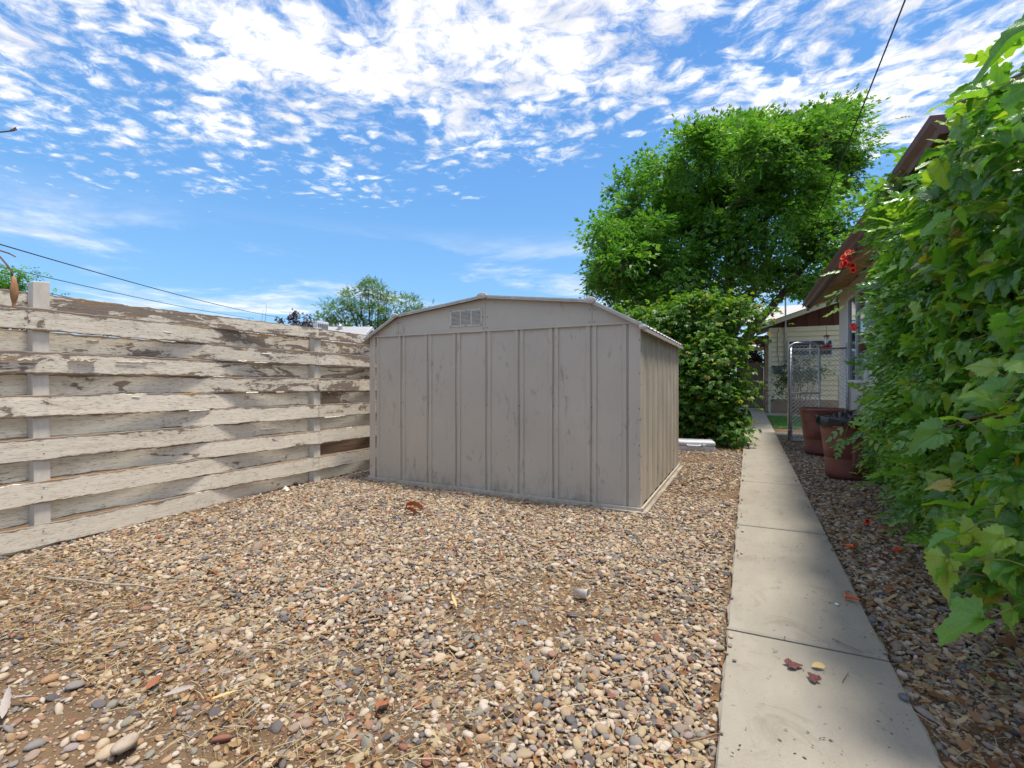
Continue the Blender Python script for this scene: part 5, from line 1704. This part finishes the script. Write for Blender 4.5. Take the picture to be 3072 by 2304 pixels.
# sprays standing above the top of the mass
for k in range(46):
    yy = random.uniform(2.6, 6.2); z_ = float(vz_top(np.array(yy))) + random.uniform(-.05, .18)
    put_leaf((float(vx_front(yy, z_)) + random.uniform(.0, .3), yy, z_), (random.uniform(-.8, .2), random.uniform(-.5, .5), random.uniform(-.1, .8)), (random.uniform(-.6, .2), random.uniform(-.4, .2), .8), random.uniform(.18, .28), k, tv_, tm_)
m = MB()
for q in range(30):
    yy = random.uniform(4.0, 6.5); zz = random.uniform(.1, 1.9)
    limb(m, (float(vx_front(yy, zz)) + .3, yy, zz), (float(vx_front(yy, zz)) + random.uniform(.1, .4), yy + random.uniform(-.4, .4), zz + random.uniform(.4, 1.0)), .009, .004, .15, 5, q + 500)
for q in range(6):
    limb(m, (1.5, 4.4 + .4 * q, -.05), (1.45, 4.5 + .4 * q, 2.2), .025, .012, .06, 6, q + 540)
m.build('canes', 'vine_bark', tv_)

def trumpet(length=.07, r_=.026):
    """trumpet flower along +Z with five flared lobes"""
    m = MB(); n = 20; V = []
    prof = [(.004, 0), (.007, .25), (.010, .6), (.013, .85), (.45, 1.0), (1.0, 1.06), (1.15, 1.0)]
    for j, (rr, t_) in enumerate(prof):
        for k in range(n):
            a = 2 * math.pi * k / n
            rad_ = rr if j < 4 else rr * r_ * (.78 + .22 * abs(math.cos(2.5 * a)))
            if j == 4: rad_ = max(rad_, .015)
            V.append((rad_ * math.cos(a), rad_ * math.sin(a), length * t_))
    m.add(V, [(j * n + k, j * n + (k + 1) % n, (j + 1) * n + (k + 1) % n, (j + 1) * n + k) for j in range(len(prof) - 1) for k in range(n)], True)
    return m
def place(o, loc, direction, s_=1.0):
    q = Vector(direction).to_track_quat('Z', 'Y')
    o.matrix_parent_inverse = Matrix.Translation(-o.parent.location) if o.parent else Matrix.Identity(4)
    o.matrix_basis = Matrix.LocRotScale(Vector(loc), q, Vector((s_, s_, s_)))
proto = trumpet().build('flower', 'red_flower', tv_)
fl = [((1.00, 6.33, 2.50), (-.7, -.5, .4)), ((1.02, 6.30, 2.47), (-.8, -.6, -.1)), ((1.03, 6.36, 2.53), (-.3, -.5, .8)), ((1.0, 6.28, 2.44), (-.9, -.3, .1)), ((1.04, 6.32, 2.45), (-.4, -.9, -.2)), ((1.02, 6.38, 2.55), (-.6, -.7, .6)), ((1.05, 6.30, 2.41), (-.5, -.8, -.4)),
      ((1.0, 6.0, 1.74), (-.5, -.85, .1)), ((1.02, 5.98, 1.73), (-.7, -.7, -.1))]
for k, (l_, d_) in enumerate(fl):
    o = proto if k == 0 else proto.copy()
    if k: col.objects.link(o)
    place(o, l_, d_, random.uniform(1.15, 1.5))
m = MB()
limb(m, (1.3, 6.0, 2.25), (1.02, 6.33, 2.48), .006, .003, .1, 5, 1); limb(m, (1.3, 5.8, 1.6), (1.02, 6.0, 1.73), .006, .003, .1, 5, 2)
limb(m, (1.3, 5.6, 1.9), (.95, 6.1, 1.98), .005, .002, .08, 5, 4); limb(m, (1.25, 5.9, 2.0), (1.0, 6.5, 2.2), .005, .002, .08, 5, 6)
m.build('flower_stalks', 'green_stem', tv_)
for k, (p_, a_) in enumerate((((.95, 6.1, 1.98), (-.8, .2, -.1)), ((1.0, 6.5, 2.2), (-.7, .4, .1)), ((.98, 6.5, 2.42), (-.8, .2, .3)), ((.86, 5.75, .64), (-.4, -.3, -.7)), ((.9, 5.8, .72), (-.7, .1, -.4)))):
    put_leaf(p_, a_, (-.3, -.5, .8), .2, k, tv_, tm_)

# ================================================================== SMALL THINGS ON THE GROUND
def gz_(x_, y_): return float(hgt(np.array(x_), np.array(y_)))
for k, (l_, d_, mt, lb) in enumerate((((.60, 4.01, .030), (.85, -.5, .12), 'orange_flower', 'fallen orange trumpet flower on the pebbles just right of the path'), ((.515, 3.0, .046), (-.9, .25, .05), 'orange_flower', 'wilted orange trumpet flower on the edge of the path'), ((.83, 4.69, .03), (.3, -.9, .5), 'red_flower', 'fallen crimson flower on the pebbles nearer the vine'), ((.86, 4.0, .03), (.7, .6, .1), 'red_flower', 'dark red fallen flower half under the vine leaves'))):
    o = trumpet(.06, .019).build('fallen_flower', mt, label=lb, cat='flower', group='fallen trumpet flowers')
    place(o, l_, d_, 1.0)
def dead_leaf(p_, rot_, s_, mat, label, seed, lobed=True, name='fallen_leaf'):
    r_ = random.Random(seed)
    if lobed:
        V, Fc = grape_leaf(seed + 70)
    else:
        V, Fc = leaflet((0, 0, 0), 0, 1, .55 if mat == 'rust_leaf' or s_ < .06 else .17, 0, .25, -.1, 9)
    V = [(x_, y_, z_ * .9 + .16 * math.sin(x_ * 7 + seed) * y_ + .22 * abs(x_)) for x_, y_, z_ in V]
    mb = MB(); mb.add(V, Fc, True)
    o = mb.build(name, mat, label=label, cat='leaf', group='fallen leaves')
    o.location = p_; o.rotation_euler = rot_; o.scale = (s_,) * 3
    return o
simple('maroon_leaf', (.12, .035, .03), .7, 0, .3, 40)
simple('yellow_leaf', (.55, .38, .15), .7, 0, .15, 40)
simple('rust_leaf', (.27, .10, .04), .75, 0, .3, 40)
dead_leaf((.135, 2.20, .034), (.1, .15, -1.2), .05, 'maroon_leaf', 'curled maroon leaf on the path, larger of the two', 1)
dead_leaf((.235, 2.13, .034), (.2, -.3, .6), .04, 'maroon_leaf', 'small folded maroon leaf on the path', 2)
dead_leaf((.225, 2.235, .032), (.05, .05, -1.3), .05, 'yellow_leaf', 'pale yellow oval leaf on the path', 3, False)
for k, (x_, y_, s_, a_, mt, lb) in enumerate(((-1.94, .98, .105, .65, 'grey_pod', 'long pale grey dry pod standing out of the pebbles'), (-1.76, 1.05, .09, .55, 'yellow_leaf', 'slender tan leaf on bare dirt'), (-2.40, .72, .11, 1.2, 'grey_pod', 'curved grey pod at the lower left of the yard'), (-2.28, .66, .15, -1.2, 'grey_pod', 'bent grey pod lying flat in the lower left corner'), (-1.35, 2.05, .10, -.9, 'yellow_leaf', 'narrow yellow leaf in the middle of the pebbles'))):
    dead_leaf((x_, y_, gz_(x_, y_) + .03), (.12, .1, -a_), s_, mt, lb, k + 10, False, 'dry_pod' if mt == 'grey_pod' else 'fallen_leaf')
for k, (x_, y_, s_, lb) in enumerate(((-2.3, 2.95, .06, 'rust brown leaf on the pebbles in front of the terracotta shards'), (-1.66, 1.93, .055, 'curled rust leaf touching the tan rock amid the pebbles'), (-2.9, 1.75, .05, 'small rust leaf behind the long grey stick'), (-2.05, .98, .06, 'rust leaf leaning beside the pale grey pod'), (-1.2, 1.35, .055, 'rust leaf in the pebbles nearest the camera'), (-.62, 5.6, .07, 'rust leaf lying beside the shed timber sill'),
                                        (.80, 2.15, .06, 'rust leaf under the lowest hanging grape leaves'), (.66, 2.62, .05, 'rust leaf between the path joint and the vine'), (.74, 3.35, .055, 'rust leaf beneath the vine behind the wilted flower'))):
    dead_leaf((x_, y_, gz_(x_, y_) + .024), (random.uniform(-.3, .3), random.uniform(-.3, .3), random.uniform(0, 6)), s_, 'rust_leaf', lb, k + 30, k % 2 == 0)
cap_ = MB().lathe((.405, 2.93, .025), [(0, .006), (.008, .006), (.0105, .004), (.0105, .0), (0, 0)], 16).build('bottle_cap', 'white_plastic', label='tiny flat white cap lying on the path', cat='cap')
# sticks
for k, (a, b, r_, lb) in enumerate((((-3.80, 1.24), (-2.93, 1.46), .006, 'long thin grey stick lying on the pebbles near the fence'), ((-2.75, .95), (-2.45, 1.15), .004, 'short grey stick at the left edge of the yard'), ((-1.75, 1.62), (-1.45, 1.80), .004, 'crooked tan twig in the middle of the yard'), ((-.55, 1.75), (-.36, 1.92), .003, 'pale twig on the pebbles near the path'), ((-.18, 1.62), (-.07, 1.72), .004, 'short twig touching the left path edge'), ((-3.45, 2.12), (-3.1, 2.4), .004, 'brown twig on the pebbles below the fence'), ((.32, 2.18), (.35, 2.26), .002, 'tiny dark twig on the path beside the fallen leaves'), ((.33, 2.52), (.43, 2.46), .0015, 'hair thin dark twig crossing the path joint'))):
    m = MB()
    onp = a[0] > 0
    za = (.031 if onp else gz_(*a) + .022); zb = (.030 if onp else gz_(*b) + .024)
    limb(m, (a[0], a[1], za), (b[0], b[1], zb), r_, r_ * .6, .02, 6, k + 700)
    m.build('stick', 'vine_bark' if k not in (0, 3) else 'old_wood', label=lb, cat='stick', group='loose sticks')
# single larger stones
def stone(c, s_, mat, label, seed, rz=0):
    r_ = random.Random(seed)
    bm = bmesh.new(); bmesh.ops.create_icosphere(bm, subdivisions=3, radius=1)
    ds = [(Vector([r_.gauss(0, 1) for _ in range(3)]).normalized(), r_.uniform(-.22, .22)) for _ in range(8)]
    for v in bm.verts:
        d_ = v.co.normalized(); f = 1 + sum(a * max(0, d_.dot(q)) ** 2 for q, a in ds)
        v.co = Vector((d_.x * s_[0], d_.y * s_[1], d_.z * s_[2])) * f
    for f in bm.faces: f.smooth = True
    me = bpy.data.meshes.new('stone'); bm.to_mesh(me); bm.free(); me.materials.append(MATS[mat])
    o = link(bpy.data.objects.new('stone', me)); o.location = c; o.rotation_euler = (0, 0, rz)
    return tag(o, label, 'stone', 'single stones')
stone((-1.79, .80, .015), (.026, .047, .018), 'stone', 'large flat tan stone at the bottom left corner', 1, .25)
stone((.50, 2.17, .034), (.016, .022, .010), 'dark_stone', 'smooth dark stone on the right path edge', 2, .3)
stone((.53, 2.80, .034), (.016, .018, .011), 'dark_stone', 'dark pebble at the right path edge behind the joint', 3)
stone((-1.62, 1.99, .02), (.034, .022, .018), 'stone', 'tan rock standing out amid the pebbles', 4, .5)
# broken terracotta, cup, white scrap
for k, (c, rr, a0, a1, rot_, lb) in enumerate((((-2.72, 3.46, .03), .085, 0, 2.2, (.5, .1, 1.2), 'curved terracotta shard lying behind the other shard'), ((-2.70, 3.36, .02), .075, 0, 1.8, (.9, .0, 1.35), 'curved terracotta shard nearer the camera'))):
    m = MB(); n = 12; V = []
    for z in (0, .05):
        for r2 in (rr, rr - .009):
            for q in range(n + 1):
                a = a0 + (a1 - a0) * q / n
                V.append((r2 * math.cos(a) - rr * .6, r2 * math.sin(a) - rr * .6, z + .006 * math.sin(q * 2.1 + k)))
    w = n + 1
    Fc = []
    for q in range(n):
        Fc += [(q, q + 1, 2 * w + q + 1, 2 * w + q), (w + q + 1, w + q, 3 * w + q, 3 * w + q + 1), (2 * w + q, 2 * w + q + 1, 3 * w + q + 1, 3 * w + q), (q + 1, q, w + q, w + q + 1)]
    Fc += [(0, 2 * w, 3 * w, w), (n, w + n, 3 * w + n, 2 * w + n)]
    m.add(V, Fc)
    o = m.build('pot_shard', 'terracotta', label=lb, cat='shard', group='broken flowerpot')
    o.location = c; o.rotation_euler = rot_
cup = MB().lathe((0, 0, 0), [(0, .002), (.017, .002), (.019, .0), (.0265, .078), (.029, .080), (.029, .083), (.0255, .083), (.0175, .006), (0, .006)], 26)
cup = cup.build('paper_cup', 'cup_paper', label='small dirty white cup tipped over on the pebbles', cat='cup')
cup.location = (-.845, 2.44, .036); cup.rotation_euler = (0, R(84), R(-8))
m = MB()
V = [(x_ * .03, y_ * .02, .012 + .02 * abs(math.sin(x_ * 2 + y_))) for x_ in (-1, -.3, .3, 1) for y_ in (-1, 0, 1)]
m.add(V, [(i * 3 + j, (i + 1) * 3 + j, (i + 1) * 3 + j + 1, i * 3 + j + 1) for i in range(3) for j in range(2)])
o = m.build('paint_scrap', 'flake_paint', label='scrap of fallen white paint at the foot of the fence', cat='scrap')
o.location = (-4.44, 3.44, .01); o.rotation_euler = (.5, .6, .4)
# stakes behind the cans
for k, (a, b) in enumerate((((1.35, 9.5, 0), (1.33, 9.5, 1.25)), ((1.45, 9.5, 0), (1.62, 9.6, .95)))):
    MB().tube([a, b], .009, 6).build('garden_stake', 'tan_wood', label=('upright bamboo stake behind the trash cans', 'leaning bamboo stake behind the trash cans')[k], cat='stake', group='stakes behind the cans')

# ================================================================== DEAD SHRUB AT THE LEFT EDGE
ds = empty('dead_shrub', (-3.05, .42, 0), 'dead twiggy shrub with a hanging dry pod at the left edge', 'shrub')
m = MB()
limb(m, (-3.05, .42, -.05), (-2.98, .55, 1.3), .018, .011, .04, 7, 1)
limb(m, (-2.98, .55, 1.3), (-2.95, .58, 2.2), .011, .006, .05, 6, 2)
m.build('stem', 'dead_bark', ds)
m = MB()
m.tube([(-2.97, .57, 1.62), (-2.80, .70, 1.73), (-2.694, .773, 1.68), (-2.668, .786, 1.647), (-2.655, .793, 1.625), (-2.646, .797, 1.60)], [.005, .004, .0035, .0035, .003, .003], 6)
m.tube([(-2.80, .70, 1.73), (-2.694, .773, 1.705), (-2.66, .79, 1.693), (-2.637, .802, 1.679)], [.004, .003, .003, .002], 6)
m.tube([(-2.95, .58, 2.15), (-2.80, .70, 2.19), (-2.694, .773, 2.181), (-2.65, .795, 2.186), (-2.632, .804, 2.192)], [.005, .004, .003, .003, .0025], 6)
m.tube([(-2.66, .79, 2.185), (-2.645, .80, 2.196), (-2.638, .802, 2.20)], [.0025, .003, .003], 5)
m.build('twigs', 'dead_bark', ds)
m = MB()
V = []; n = 14
prof = [(0, 1.606), (.006, 1.598), (.010, 1.58), (.0135, 1.555), (.0145, 1.535), (.0125, 1.515), (.008, 1.498), (.0055, 1.488), (.0065, 1.480)]
for j, (rr, z) in enumerate(prof):
    for k in range(n):
        a = 2 * math.pi * k / n
        groove = 1 - .35 * max(0, math.cos(a + 1.9)) ** 8
        V.append((-2.644 + rr * groove * math.cos(a), .798 + rr * groove * math.sin(a), z))
m.add(V, [(j * n + k, j * n + (k + 1) % n, (j + 1) * n + (k + 1) % n, (j + 1) * n + k) for j in range(len(prof) - 1) for k in range(n)], True)
m.build('pod', 'pod', ds)
